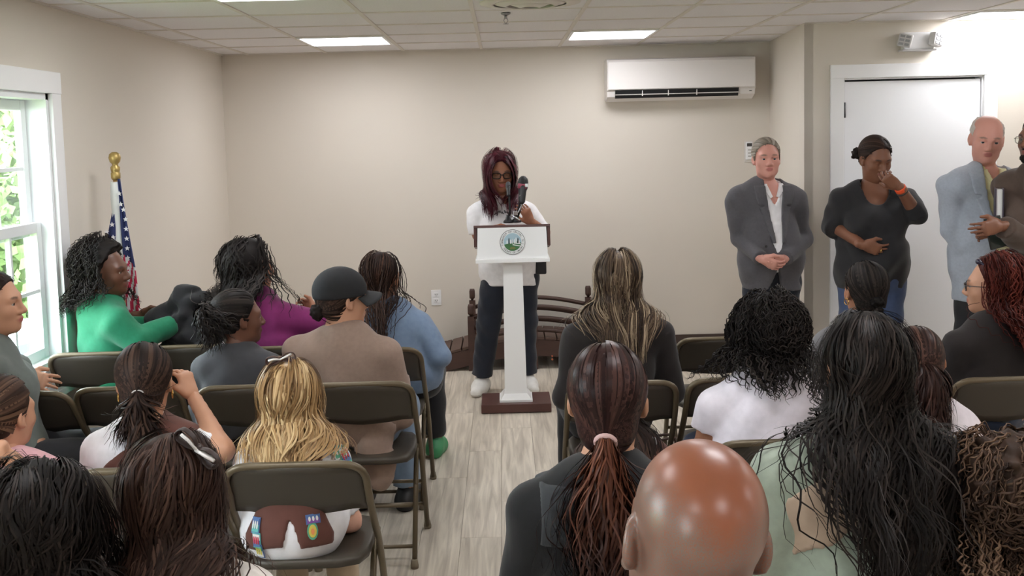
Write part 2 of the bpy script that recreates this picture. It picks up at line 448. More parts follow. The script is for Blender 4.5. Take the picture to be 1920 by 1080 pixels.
# remote holder beside the person in grey
p = at(1404, 284, YB)
rc_ = empty('wall_controller', (p.x, YB, p.z), 0, 'white wall controller with a small dark display beside the grey-haired person', 'controller')
boxo('bracket', (-.038, -.006, -.085), (.038, 0, .085), mat('bracket_white', (222, 216, 210), .5), rc_, .002)
boxo('handset', (-.026, -.024, -.065), (.026, -.004, .075), M_white, rc_, .005)
boxo('display', (-.02, -.0255, .04), (.02, -.023, .066), mat('display_dark', (52, 50, 52), .3), rc_)
for k in range(3): boxo('button', (-.012, -.0265, .008 - k * .025), (.012, -.0235, .018 - k * .025), mat('button_grey', (185, 183, 180), .5), rc_)

# wall outlet
p = at(818, 558, YB)
ou = empty('wall_outlet', (p.x, YB, p.z), 0, 'white electrical outlet low on the beige back wall', 'outlet')
boxo('cover_plate', (-.040, -.006, -.062), (.040, 0, .062), M_white, ou, .003)
for s in (-.024, .024):
    rcp = boxo('receptacle', (-.018, -.009, s - .016), (.018, -.005, s + .016), M_white, ou, .002)
    for x in (-.007, .007): boxo('slot', (x - .0018, -.0095, s - .003), (x + .0018, -.0085, s + .009), M_dark, rcp)
    MB().lathe((0, -.0085, s - .009), [(.003, 0), (.003, -.001)], 8, 'Y').build('slot', M_dark, rcp)

# emergency light
a = at(1690, 66, YD); b = at(1748, 95, YD)
p = at(1712, 79, YD)
em = empty('emergency_light', (p.x, YD, p.z), 0, 'white twin-head emergency light on the wall above the door', 'emergency light')
boxo('housing', (-.085, -.06, -.05), (.115, 0, .06), M_white, em, .01)
boxo('ledge', (-.10, -.075, -.062), (.125, 0, -.05), mat('ledge_grey', (200, 198, 198), .5), em, .003)
M_lens = mat('lens_grey', (168, 168, 172), .25)
for s, rz in ((-.085, -.5), (.115, .5)):
    rot = Matrix.Rotation(rz, 3, 'Z') @ Matrix.Rotation(.25, 3, 'Y')
    hd = MB().box((s, -.085, .005), (.085, .05, .085), rot, .01).build('lamp_head', mat('lamp_head_white', (215, 213, 213), .4), em)
    for k in range(3):
        for q in range(2):
            c = Vector((s, -.085, .005)) + rot @ Vector((-.018 + q * .036, -.026, -.025 + k * .025)); MB().box(c, (.028, .006, .016), rot).build('lens', M_lens, hd)

# ------------------------------------------------------------------ lectern
M_lect = mat('lectern_white', (246, 246, 246), .4)
M_mahog = mat('mahogany', (74, 44, 40), .4, noise=((3, 40, 3), .7, (88, 54, 48)))
c = at(968, 768, 6.42)
LX, LY = c.x, 6.42
le = empty('lectern', (LX, LY, 0), 0, 'white lectern with a round seal and a dark brown base plate', 'lectern')
boxo('base_plate', (-.222, -.15, .004), (.222, .15, .058), M_mahog, le, .004)
mb = MB()
for (h0, h1, w0, w1, d0, d1) in ((.058, .072, .105, .105, .10, .10), (.072, .088, .098, .088, .094, .084), (.088, .105, .088, .074, .084, .07)):
    v = [mb.bm.verts.new((sx * w, sy * d, h)) for (h, w, d) in ((h0, w0, d0), (h1, w1, d1)) for sx, sy in ((-1, -1), (1, -1), (1, 1), (-1, 1))]
    for q in ((0, 1, 5, 4), (1, 2, 6, 5), (2, 3, 7, 6), (3, 0, 4, 7), (3, 2, 1, 0), (4, 5, 6, 7)): mb.bm.faces.new([v[i] for i in q])
mb.build('plinth_moulding', M_lect, le)
mb = MB(); w0, w1 = .071, .060
v = [mb.bm.verts.new((sx * w, sy * w * .9, h)) for (h, w) in ((.10, w0), (.955, w1)) for sx, sy in ((-1, -1), (1, -1), (1, 1), (-1, 1))]
for q in ((0, 1, 5, 4), (1, 2, 6, 5), (2, 3, 7, 6), (3, 0, 4, 7), (3, 2, 1, 0), (4, 5, 6, 7)): mb.bm.faces.new([v[i] for i in q])
mb.build('column', M_lect, le)
TX = .0 
HZ0, HZ1 = .957, 1.175
fp = MB(); fp.poly([(-.222, -.118, HZ0 + .02), (.222, -.118, HZ0 + .02), (.215, -.098, HZ1), (-.215, -.098, HZ1)], (0, .016, 0)); fp.build('front_panel', M_lect, le)
boxo('ledge', (-.232, -.145, HZ0), (.232, .13, HZ0 + .024), M_lect, le, .004)
# brown reading tray behind the panel: sides, back edge, sloping top
for s in (-1, 1):
    MB().poly([(s * .222, -.098, HZ0 + .10), (s * .222, -.085, HZ1 + .012), (s * .222, .15, HZ1 - .06), (s * .222, .15, HZ0 + .06)], (s * .018, 0, 0)).build('side_board', M_mahog, le)
MB().poly([(-.24, -.10, HZ1 + .002), (.24, -.10, HZ1 + .002), (.24, .16, HZ1 - .075), (-.24, .16, HZ1 - .075)], (0, .004, .014)).build('reading_top', M_mahog, le)
MB().poly([(-.215, -.105, HZ0 + .024), (-.215, .12, HZ0 + .024), (-.215, .12, HZ1 - .07), (-.215, -.092, HZ1)], (.012, 0, 0)).build('side_panel', M_lect, le)
MB().poly([(.203, -.105, HZ0 + .024), (.203, .12, HZ0 + .024), (.203, .12, HZ1 - .07), (.203, -.092, HZ1)], (.012, 0, 0)).build('side_panel', M_lect, le)

# round seal
seal_c = Vector((0.002, -.1115, (HZ0 + HZ1) / 2 + .018)); tilt = Matrix.Rotation(-math.atan2(.02, HZ1 - HZ0 - .02), 3, 'X')
def disc(name, r, off, m, parent, n=40, clip=None):
    pts = [(r * math.cos(2 * PI * k / n), r * math.sin(2 * PI * k / n)) for k in range(n)]
    if clip: pts = clip
    return MB().poly([seal_c + tilt @ Vector((x, -off, z)) for x, z in pts], tilt @ Vector((0, -.0008, 0))).build(name, m, parent)
M_sgrey = mat('seal_ring', (206, 208, 208), .5); M_sky = mat('seal_sky', (168, 196, 208), .5); M_sgreen = mat('seal_green', (62, 112, 66), .5); M_sblack = mat('seal_black', (34, 38, 36), .5); M_swhite = mat('seal_white', (236, 238, 238), .5)
seal = disc('seal', .079, .000, M_sblack, le)
disc('ring', .0765, .001, M_swhite, seal)
disc('sky_field', .0555, .0025, M_sky, seal)
rr = .0553
disc('hill', 0, .0035, M_sgreen, seal, clip=[(rr * math.cos(t), rr * math.sin(t)) for t in np.linspace(PI + .28, 2 * PI - .12, 22)] + [(.03, .004), (.005, -.004), (-.03, -.010)])
for pts in ([(.0, -.014), (.052, -.024), (.05, -.029), (.0, -.019)], [(.01, -.004), (.054, -.011), (.053, -.0155), (.01, -.009)]):
    disc('path', 0, .0045, M_swhite, seal, clip=pts)
disc('meadow', 0, .0045, mat('seal_olive', (112, 118, 58), .5), seal, clip=[(-.02, -.045), (.02, -.045), (.012, -.03), (-.012, -.03)])
for x, h, m in ((-.034, .012, M_swhite), (-.022, .026, M_sblack), (-.012, .016, M_swhite), (-.001, .02, M_sgrey), (.012, .018, M_swhite), (.022, .028, M_swhite), (.034, .026, M_sblack), (.041, .012, M_swhite)):
    disc('figure', 0, .0042, m, seal, clip=[(x - .004, -.010), (x + .004, -.010), (x + .0035, h * .6), (x + .0015, h), (x - .0015, h), (x - .0035, h * .6)])
def arc_text(txt, r, a0, a1, size, flip=False):
    verts, faces = [], []
    for k, chv in enumerate(txt):
        if chv == ' ': continue
        cu = bpy.data.curves.new('t', 'FONT'); cu.body = chv; cu.size = size; cu.align_x = 'CENTER'; cu.resolution_u = 2; cu.extrude = .0003
        o = bpy.data.objects.new('t', cu); col.objects.link(o)
        me = o.to_mesh()
        th = a0 + (a1 - a0) * k / (len(txt) - 1)
        rot = th - PI / 2 if not flip else th + PI / 2
        rad = r - size * .35 if not flip else r + size * .35
        base = len(verts)
        for v in me.vertices:
            x = v.co.x * math.cos(rot) - v.co.y * math.sin(rot) + rad * math.cos(th); z = v.co.x * math.sin(rot) + v.co.y * math.cos(rot) + rad * math.sin(th)
            verts.append(seal_c + tilt @ Vector((x, -.0032 - v.co.z, z)))
        faces += [[base + i for i in p.vertices] for p in me.polygons]
        o.to_mesh_clear(); bpy.data.objects.remove(o); bpy.data.curves.remove(cu)
    me = bpy.data.meshes.new('lettering'); me.from_pydata([tuple(v) for v in verts], [], faces); me.materials.append(M_sblack)
    return link('lettering', me, seal)
arc_text('TOWNSHIP OF UNION, N.J.', .0655, R(196), R(-22), .0165)
arc_text('COUNTY OF UNION', .0655, R(218), R(330), .0150, True)

# gooseneck microphone standing in the lectern, and a second with a red band
def shape_mic(name, foot, pts, rs, head_c, head_dir, hr, hl, label, flag=None):
    t = empty(name, foot, 0, label, 'microphone')
    f = Vector(foot)
    L = lambda p: Vector(p) - f
    M_blk = mat('mic_black', (26, 26, 28), .45)
    MB().lathe((0, 0, 0), [(.032, 0), (.032, .012), (.018, .024), (.014, .05)], 20).build('mount', M_blk, t)
    MB().tube([L(p) for p in pts], rs, 10).build('gooseneck', M_blk, t)
    d = Vector(head_dir).normalized(); q = Vector((0, 0, 1)).rotation_difference(d).to_matrix()
    MB().lathe(L(head_c), [(.010, -hl * 1.1), (hr * .62, -hl * .95), (hr * .75, -hl * .2), (hr * .95, -hl * .05), (hr * .95, 0)], 18, rot=q).build('handle', mat('mic_body', (44, 44, 48), .4), t)
    MB().lathe(L(head_c), [(hr * .95, 0), (hr, hl * .15), (hr, hl * .4), (hr * .85, hl * .6), (hr * .5, hl * .74), (hr * .1, hl * .78)], 20, rot=q).build('grille', mat('mic_mesh' if flag is None else 'mic_foam', (66, 68, 72) if flag is None else (22, 22, 24), .55, .4 if flag is None else 0, bump=(900, .6, .002)), t)
    return t, L, q
top = HZ1
m1 = at(953, 412, 6.48)
g1 = [m1, at(956, 395, 6.47), at(955, 370, 6.45), at(953, 352, 6.47)]
shape_mic('microphone', m1 - Vector((0, 0, .02)), g1, [.010, .007, .007, .009], at(953, 352, 6.49), (0, .6, .55), .017, .066, 'black gooseneck microphone with a grey grille in front of the speaker mouth')
m2 = at(968, 411, 6.48)
t2, L2, q2 = shape_mic('microphone', m2 - Vector((0, 0, .02)), [m2, at(973, 395, 6.44), at(978, 372, 6.42), at(979, 356, 6.44)], [.013, .012, .013, .014], at(980, 352, 6.45), (.08, .35, .8), .034, .10, 'black windscreen microphone with a red and white band, clipped on the lectern', True)
fb = MB().lathe(L2(at(979, 350, 6.45)), [(.030, -.012), (.040, -.010), (.040, .018), (.030, .02)], 4, rot=Matrix.Rotation(.12, 3, 'Y') @ Matrix.Rotation(PI / 4, 3, 'Z')).build('flag_band', mat('band_red', (150, 70, 88), .5), t2)
c = L2(at(987, 347, 6.45)); MB().box(c + Vector((0, -.034, 0)), (.018, .004, .02)).build('badge', M_swhite, fb)
mb = MB(); mb.tube([L2(at(962, 404, 6.42)), L2(at(972, 398, 6.42)), L2(at(978, 385, 6.42)), L2(at(975, 365, 6.41))], .005, 8); mb.build('clip_rod', mat('chrome', (200, 200, 205), .2, 1.0), t2)
mb = MB(); mb.tube([L2(at(958, 402, 6.42)), L2(at(966, 407, 6.42)), L2(at(974, 414, 6.40))], .008, 8); mb.box(L2(at(966, 400, 6.42)), (.03, .02, .03), None, .004); mb.build('clamp', mat('chrome', (200, 200, 205), .2, 1.0), t2)

# ------------------------------------------------------------------ flag on its pole
FY = 5.32
base = Vector((at(250, 905, FY).x, FY, 0)); topv = at(217, 330, FY)
fx = lambda z: base.x + (topv.x - base.x) * z / topv.z
fl_ = empty('flag', (base.x, FY, 0), 0, 'furled stars and stripes flag on a gold-topped pole near the window', 'flag')
def FL(p): return Vector(p) - Vector((base.x, FY, 0))
MB().tube([(0, 0, .02), FL(topv)], .014, 12).build('pole', mat('pole_wood', (176, 140, 84), .4), fl_)
MB().lathe((0, 0, 0), [(.14, 0), (.14, .03), (.06, .05), (.03, .09), (.02, .14)], 28).build('stand', mat('brass', (176, 140, 74), .35, .8), fl_)
tz = FL(topv)
MB().lathe(tz, [(.018, -.02), (.024, -.01), (.024, .015), (.020, .02), (.022, .025), (.024, .045), (.016, .055), (.015, .062), (.026, .075), (.031, .095), (.026, .115), (.012, .125)], 20).build('finial', mat('finial_gold', (178, 152, 92), .35, .5), fl_)
# white sleeve along the hoist
zs = np.linspace(topv.z - .03, at(236, 560, FY).z, 14)
sl = MB(); sl.tube([(fx(z) - base.x, -.004, z) for z in zs], [.027 + .004 * math.sin(i * .9) for i in range(14)], 12); sl.build('sleeve', mat('flag_sleeve', (222, 222, 220), .7), fl_)
M_navy = mat('flag_navy', (44, 52, 98), .8); M_red = mat('flag_red', (196, 42, 78), .8); M_fw = mat('flag_white', (226, 222, 224), .8)
def cloth_sheet(edge_in, edge_out, ny, nx_, mats, pick, depth, name, ph):
    """sheet hung between two edges (z decreasing), folded in depth; pick(u,v) gives the material"""
    mb = MB(); g = []
    for i in range(ny + 1):
        v = i / ny; a = edge_in(v); b = edge_out(v); row = []
        for k in range(nx_ + 1):
            u = k / nx_; p = a.lerp(b, u); p = p + Vector((0, -.022 + depth * math.sin(u * 7 + ph + v * 2) * (u * .8 + .2), 0)); row.append(mb.bm.verts.new(p))
        g.append(row)
    for i in range(ny):
        for k in range(nx_):
            f = mb.bm.faces.new((g[i][k], g[i + 1][k], g[i + 1][k + 1], g[i][k + 1])); f.smooth = True; f.material_index = pick((k + .5) / nx_, (i + .5) / ny)
    o = mb.build(name, mats, fl_)
    sm = o.modifiers.new('thick', 'SOLIDIFY'); sm.thickness = .004; sm.offset = 0
    return o
bl = lambda px, py, dy=0.0: FL(at(px, py, FY) + Vector((0, dy, 0)))
lerp = lambda a, b, t: a + (b - a) * t
def pw(tab):
    return lambda v: (lambda q: bl(q[0], q[1]))([np.interp(v, [t[0] for t in tab], [t[i] for t in tab]) for i in (1, 2)])
# right-hand fall: navy then red and white slanted stripes
inn = pw([(0, 224, 335), (.55, 235, 490), (.75, 238, 540), (1, 246, 700)]); out = pw([(0, 228, 335), (.3, 242, 415), (.55, 258, 500), (.62, 261, 525), (1, 278, 700)])
def pick1(u, v):
    if v < .50 + .05 * u: return 0
    k = int((v - .52 - u * -.30 + .1) / .055)
    return 1 if k % 2 == 0 else 2
cloth_sheet(inn, out, 60, 12, [M_navy, M_red, M_fw], pick1, -.012, 'fly', 0.4)
inn = pw([(0, 222, 385), (1, 232, 690)]); out = pw([(0, 214, 392), (.25, 203, 450), (.5, 196, 520), (1, 196, 690)])
def pick2(u, v):
    if v < .24: return 0
    return 1 if int((v - .24) / .09) % 2 == 1 else 2
cloth_sheet(inn, out, 50, 8, [M_navy, M_red, M_fw], pick2, .010, 'canton_fold', 1.9)
def star(px, py, r, dy):
    c = at(px, py, FY) + Vector((0, dy, 0))
    pts = []
    for k in range(10):
        a = PI / 2 + k * PI / 5; q = r if k % 2 == 0 else r * .42
        pts.append(FL(c + Vector((q * math.cos(a), 0, q * math.sin(a)))))
    MB().poly(pts, (0, -.003, 0)).build('star', M_fw, fl_)
for (x, y) in ((229, 362), (232, 382), (241, 410), (242, 428), (243, 446), (244, 464), (245, 482), (246, 501), (246, 519), (237, 392)): star(x, y, .0140, -.040)
for (x, y) in ((205, 434), (215, 420), (217, 444)): star(x, y, .0140, -.034)

# ------------------------------------------------------------------ small wooden garden bridge by the back wall
M_bw = mat('bridge_wood', (64, 43, 37), .55, noise=((3, 3, 30), .8, (80, 56, 47)))
M_bp = mat('bridge_plank', (98, 76, 66), .6, noise=((4, 30, 30), .8, (80, 60, 51)))
bcx = at(998, 640, 7.7).x
br = empty('garden_bridge', (bcx, 7.70, 0), 0, 'small dark wooden arched garden bridge standing behind the speaker', 'bridge')
HL, HWD = .98, .20
def arch(x, top=.24, end=.055): return end + (top - end) * max(0.0, math.cos(x / HL * PI / 2)) ** 1.1
N = 22
for s in (-1, 1):
    pts = [(x, arch(x) - .02) for x in np.linspace(-HL, HL, 25)]; low = [(x, max(0.0, arch(x, .17, -.02) - .07)) for x in np.linspace(HL, -HL, 25)]
    MB().poly([(x, s * HWD, z) for x, z in pts + low], (0, s * .035, 0)).build('stringer', M_bw, br)
for k in range(N):
    x = -HL + (k + .5) * 2 * HL / N; z = arch(x); sl_ = math.atan2(arch(x + .02) - arch(x - .02), .04)
    MB().box((x, 0, z - .008), (2 * HL / N - .008, HWD * 2 + .06, .02), Matrix.Rotation(-sl_, 3, 'Y'), .002).build('plank', M_bp, br)
def bpost(x, s, h):
    p = MB(); y = s * (HWD + .018); r = .024
    p.box2((x - r, y - r, 0.0), (x + r, y + r, h - .09)); p.build('post', M_bw, br)
    f = MB(); f.lathe((x, y, h - .09), [(.014, 0), (.014, .012), (.028, .02), (.03, .03), (.030, .075), (.024, .09)], 4, rot=Matrix.Rotation(PI / 4, 3, 'Z')); f.build('post_cap', M_bw, br)
for s in (-1, 1):
    bpost(-.46, s, .55 if s > 0 else .50); bpost(.455, s, .55 if s > 0 else .50); bpost(.01, s, .56)
    for zc in (.255, .345, .43):
        MB().tube([(x, s * (HWD + .018), zc + .07 * (math.cos(x / .46 * PI / 2) - .4)) for x in np.linspace(-.46, .455, 15)], .0165, 4).build('rail', M_bw, br)
for x in (.0, .14):
    MB().lathe((x, -HWD - .05, .10), [(.007, 0), (.007, -.005), (.003, -.007)], 10, 'Y').build('bolt', mat('copper', (190, 110, 80), .35, .8), br)
    MB().lathe((x, -HWD - .05, .075), [(.007, 0), (.007, -.005), (.003, -.007)], 10, 'Y').build('bolt', mat('copper', (190, 110, 80), .35, .8), br)

# ------------------------------------------------------------------ folding chairs
M_cf = mat('chair_tube', (98, 86, 67), .38, .35)
M_cp = mat('chair_panel', (70, 63, 54), .45, .2, noise=(2.5, .8, (64, 58, 50)))
M_rub = mat('rubber_foot', (120, 108, 90), .7)
def build_chair():
    t = empty('folding_chair', (0, 0, 0), 0)
    w = .218
    # inverted U: front feet -> up and back -> top of the backrest
    yb, zt = -.235, .775
    prof = lambda s: [(s * w, .215, .008), (s * w, .02, .42), (s * (w - .002), -.14, .60), (s * (w - .006), yb, zt)]
    L_ = [Vector(p) for p in prof(-1)]; R_ = [Vector(p) for p in prof(1)]
    path = fillet(L_ + R_[::-1], [.12, .12, .075, .075, .12, .12], 6)
    MB().tube(path, .0118, 10, flat=1.0).build('back_frame', M_cf, t)
    # curved backrest sheet hung inside the tube
    mb = MB(); nu, nv = 16, 6; g = []
    for i in range(nv + 1):
        v = i / nv; row = []
        for k in range(nu + 1):
            u = k / nu * 2 - 1
            ztop = zt - .004 - .05 * max(0, (abs(u) - .80) / .20) ** 2
            zbot = .605 - .018 * max(0, 1 - abs(u) / .7) ** .6 if abs(u) < .7 else .605
            z = zbot + (ztop - zbot) * v
            yy = -.14 + (yb + .14) * (z - .60) / (zt - .60)
            y = yy + .004 - .016 * (1 - u * u)      # bowed to the rear
            row.append(mb.bm.verts.new((u * (w - .008), y, z)))
        g.append(row)
    for i in range(nv):
        for k in range(nu):
            f = mb.bm.faces.new((g[i][k], g[i][k + 1], g[i + 1][k + 1], g[i + 1][k])); f.smooth = True
    o = mb.build('backrest', M_cp, t); sm = o.modifiers.new('thick', 'SOLIDIFY'); sm.thickness = .006; sm.offset = 0
    # seat pan with turned-down rim
    mb = MB(); n = 24; top = []; 
    def sp(a, e): 
        c, s = math.cos(a), math.sin(a); p = 5.0; q = (abs(c) ** p + abs(s) ** p) ** (-1 / p); return c * q * (.198 - e), s * q * (.195 - e)
    rings = []
    for (e, z) in ((.0, .425), (0, .445), (.008, .452), (.03, .449), (.10, .441)):
        rings.append([mb.bm.verts.new((sp(2 * PI * k / n, e)[0], sp(2 * PI * k / n, e)[1] + .02, z)) for k in range(n)])
    for a, b in zip(rings, rings[1:]):
        for k in range(n):
            f = mb.bm.faces.new((a[k], a[(k + 1) % n], b[(k + 1) % n], b[k])); f.smooth = True
    mb.bm.faces.new(rings[-1]); mb.bm.faces.new(rings[0][::-1])
    mb.build('seat', M_cp, t)
    # rear legs: bent from the seat down and back, joined by bars
    for s in (-1, 1):
        MB().tube(fillet([(s * (w - .022), .14, .425), (s * (w - .022), .03, .40), (s * (w - .022), -.205, .012)], .06), .0108, 10).build('leg', M_cf, t)
        MB().lathe((s * (w - .022), -.207, .0), [(.016, .0), (.017, .012), (.013, .035)], 12).build('foot', M_rub, t)
        MB().lathe((s * w, .217, .0), [(.016, .0), (.017, .012), (.013, .035)], 12).build('foot', M_rub, t)
        MB().tube([(s * (w - .006), -.03, .47), (s * (w - .020), -.06, .30)], .006, 6, flat=.5).build('hinge_strut', M_cf, t)
    for (y, z) in ((-.165, .075), (-.075, .215)):
        MB().tube([(-(w - .022), y, z), (w - .022, y, z)], .0085, 8).build('crossbar', M_cf, t)
    MB().tube([(-w, .155, .135), (w, .155, .135)], .0085, 8).build('crossbar', M_cf, t)
    MB().tube([(-w, .095, .26), (w, .095, .26)], .0085, 8).build('crossbar', M_cf, t)
    return t
CH0 = build_chair(); used = False
CHAIR_TOP = .775
def chair(px, py, label, rz=0.0, Y=None):
    """chair whose backrest top centre is seen at pixel (px,py)"""
    global used
    o = CH0 if not used else copy_tree(CH0); used = True
    if Y is None:
        lo, hi = .5, 8.0
        for _ in range(40):
            m = (lo + hi) / 2
            if at(px, py, m).z > CHAIR_TOP + .011: lo = m
            else: hi = m
        Y = lo
    x = at(px, py, Y).x
    o.rotation_euler = (0, 0, rz)
    off = Matrix.Rotation(rz, 3, 'Z') @ Vector((0, -.235, 0))
    o.location = (x - off.x, Y - off.y, 0)
    tag(o, label, 'chair', 'brown metal folding chairs in rows')
    return o
# ------------------------------------------------------------------ figures: bodies and clothes as smooth blended volumes
V = lambda *a: np.array(a, dtype=np.float64)
def rc(a, b, r1, r2, k=.03, scl=None, flat=0, sub=False, org=None): return dict(t='rc', a=np.array(a, float), b=np.array(b, float), r1=r1, r2=r2, k=k, s=scl, flat=flat, sub=sub)
def el(c, r, Rm=None, k=.03, sub=False): return dict(t='el', c=np.array(c, float), r=np.array(r, float), R=Rm, k=k, sub=sub)
def cut(p, n): return dict(t='cut', p=np.array(p, float), n=np.array(n, float) / np.linalg.norm(n))
def fn(f): return dict(t='fn', f=f)          # f(P) >= 0 outside: keeps the points where f < 0

def op_dist(o, P):
    if o['t'] == 'rc':
        a, b = o['a'], o['b']
        if o['s'] is not None: s = np.array(o['s']); P = P / s; a = a / s; b = b / s; ms = s.min()
        else: ms = 1.0
        ab = b - a; L2 = max(ab @ ab, 1e-9); q = P - a
        t0 = (q @ ab) / L2; t = np.clip(t0, 0, 1)
        d = np.sqrt(((q - t[..., None] * ab) ** 2).sum(-1)) - (o['r1'] + (o['r2'] - o['r1']) * t)
        if o['flat']:
            L = math.sqrt(L2)
            if o['flat'] & 1: d = np.maximum(d, (t0 - 1) * L)
            if o['flat'] & 2: d = np.maximum(d, -t0 * L)
        return d * ms
    if o['t'] == 'el':
        q = P - o['c']
        if o['R'] is not None: q = q @ o['R']
        k0 = np.sqrt(((q / o['r']) ** 2).sum(-1)); k1 = np.sqrt(((q / o['r'] ** 2) ** 2).sum(-1)) + 1e-9
        return k0 * (k0 - 1) / k1
    if o['t'] == 'cut': return (P - o['p']) @ o['n']
    return o['f'](P)

def op_box(o):
    if o['t'] == 'rc':
        s = np.array(o['s']) if o['s'] is not None else np.ones(3)
        r = max(o['r1'], o['r2']) * s
        return np.minimum(o['a'], o['b']) - r, np.maximum(o['a'], o['b']) + r
    r = o['r'] if o['R'] is None else np.sqrt(((o['R'] * o['r']) ** 2).sum(1))
    return o['c'] - r, o['c'] + r

def combine(f, d, o):
    k = o['k']
    if o['sub']:
        d = -d; h = np.maximum(k - np.abs(f - d), 0) / k; return np.maximum(f, d) + h * h * k * .25
    h = np.maximum(k - np.abs(f - d), 0) / k
    return np.minimum(f, d) - h * h * k * .25

def sdf_pts(ops, P):
    f = np.full(P.shape[:-1], 9.0)
    for o in ops:
        d = op_dist(o, P)
        f = np.maximum(f, d) if o['t'] in ('cut', 'fn') else combine(f, d, o)
    return f

def grad_pts(ops, P, e=.004):
    f = sdf_pts(ops, P); g = np.stack([sdf_pts(ops, P + np.eye(3)[i] * e) - f for i in range(3)], -1)
    n = np.linalg.norm(g, axis=-1, keepdims=True)
    return f, g / np.maximum(n, 1e-9)

def surface(ops, h, noise=None, after=()):
    """polygonise the blended volume on a grid of step h (surface nets)"""
    lo = np.min([op_box(o)[0] for o in ops if o['t'] in ('rc', 'el') and not o['sub']], 0) - 2.5 * h - .012
    hi = np.max([op_box(o)[1] for o in ops if o['t'] in ('rc', 'el') and not o['sub']], 0) + 2.5 * h + .012
    n = np.ceil((hi - lo) / h).astype(int) + 1
    ax = [lo[i] + h * np.arange(n[i]) for i in range(3)]
    f = np.full(n, 9.0)
    for o in ops:
        if o['t'] in ('cut', 'fn'):
            act = np.argwhere(f < 8)
            if len(act) == 0: continue
            i, j, k = act.T
            P = np.stack([ax[0][i], ax[1][j], ax[2][k]], -1)
            f[i, j, k] = np.maximum(f[i, j, k], op_dist(o, P)); continue
        m = o['k'] + 2.5 * h
        b0, b1 = op_box(o)
        s = [slice(max(0, int((b0[i] - m - lo[i]) / h)), min(n[i], int((b1[i] + m - lo[i]) / h) + 2)) for i in range(3)]
        if any(q.stop <= q.start for q in s): continue
        P = np.stack(np.meshgrid(ax[0][s[0]], ax[1][s[1]], ax[2][s[2]], indexing='ij'), -1)
        f[s[0], s[1], s[2]] = combine(f[s[0], s[1], s[2]], op_dist(o, P), o)
    if noise:
        act = np.argwhere(np.abs(f) < .05); i, j, k = act.T
        P = np.stack([ax[0][i], ax[1][j], ax[2][k]], -1); f[i, j, k] += noise(P)
    for o in after:
        act = np.argwhere(f < 8); i, j, k = act.T
        P = np.stack([ax[0][i], ax[1][j], ax[2][k]], -1); f[i, j, k] = np.maximum(f[i, j, k], op_dist(o, P))
    ins = f < 0
    c = np.zeros(n - 1, np.uint8)
    corners = [(a, b, d) for a in (0, 1) for b in (0, 1) for d in (0, 1)]
    sl = lambda A, q: A[q[0]:A.shape[0] - 1 + q[0], q[1]:A.shape[1] - 1 + q[1], q[2]:A.shape[2] - 1 + q[2]]
    for q in corners: c += sl(ins, q)
    act = (c > 0) & (c < 8)
    idx = np.argwhere(act)
    vid = np.full(act.shape, -1, np.int32); vid[act] = np.arange(len(idx))
    acc = np.zeros((len(idx), 3)); cnt = np.zeros(len(idx))
    fv = {q: f[idx[:, 0] + q[0], idx[:, 1] + q[1], idx[:, 2] + q[2]] for q in corners}
    for q in corners:
        for a in range(3):
            if q[a]: continue
            p = list(q); p[a] = 1; p = tuple(p)
            fa, fb = fv[q], fv[p]; x = (fa < 0) != (fb < 0)
            t = np.where(x, fa / np.where(fa == fb, 1, fa - fb), 0)
            pos = np.array(q, float)[None] + np.zeros((len(idx), 3)); pos[:, a] = t
            acc += np.where(x[:, None], pos, 0); cnt += x
    verts = lo + h * (idx + acc / np.maximum(cnt, 1)[:, None])
    quads = []
    for a in range(3):
        b, d = (a + 1) % 3, (a + 2) % 3
        e = ins.take(range(0, n[a] - 1), a) != ins.take(range(1, n[a]), a)
        w = np.argwhere(e)
        w = w[(w[:, b] > 0) & (w[:, d] > 0) & (w[:, b] < n[b] - 1) & (w[:, d] < n[d] - 1)]
        st = ins[w[:, 0], w[:, 1], w[:, 2]]
        def at_(db, dd):
            q = w.copy(); q[:, b] -= db; q[:, d] -= dd; return vid[q[:, 0], q[:, 1], q[:, 2]]
        Q = np.stack([at_(1, 1), at_(0, 1), at_(0, 0), at_(1, 0)], -1)
        Q[~st] = Q[~st][:, ::-1]
        quads.append(Q)
    Q = np.concatenate(quads)
    Q = Q[(Q >= 0).all(1)]
    return verts, Q

def np_mesh(name, verts, quads, mats, mi=None, attr=None, smooth=True):
    me = bpy.data.meshes.new(name)
    me.vertices.add(len(verts)); me.vertices.foreach_set('co', np.ascontiguousarray(verts, np.float32).ravel())
    nq = len(quads); me.loops.add(nq * 4); me.polygons.add(nq)
    me.loops.foreach_set('vertex_index', np.ascontiguousarray(quads, np.int32).ravel())
    me.polygons.foreach_set('loop_start', np.arange(0, nq * 4, 4, dtype=np.int32))
    if smooth: me.polygons.foreach_set('use_smooth', np.ones(nq, bool))
    if mi is not None: me.polygons.foreach_set('material_index', np.ascontiguousarray(mi, np.int32))
    for m in (mats if isinstance(mats, (list, tuple)) else [mats]): me.materials.append(m)
    if attr is not None:
        at_ = me.color_attributes.new('mask', 'FLOAT_COLOR', 'POINT')
        at_.data.foreach_set('color', np.ascontiguousarray(attr, np.float32).ravel())
    me.update(calc_edges=True)
    return me

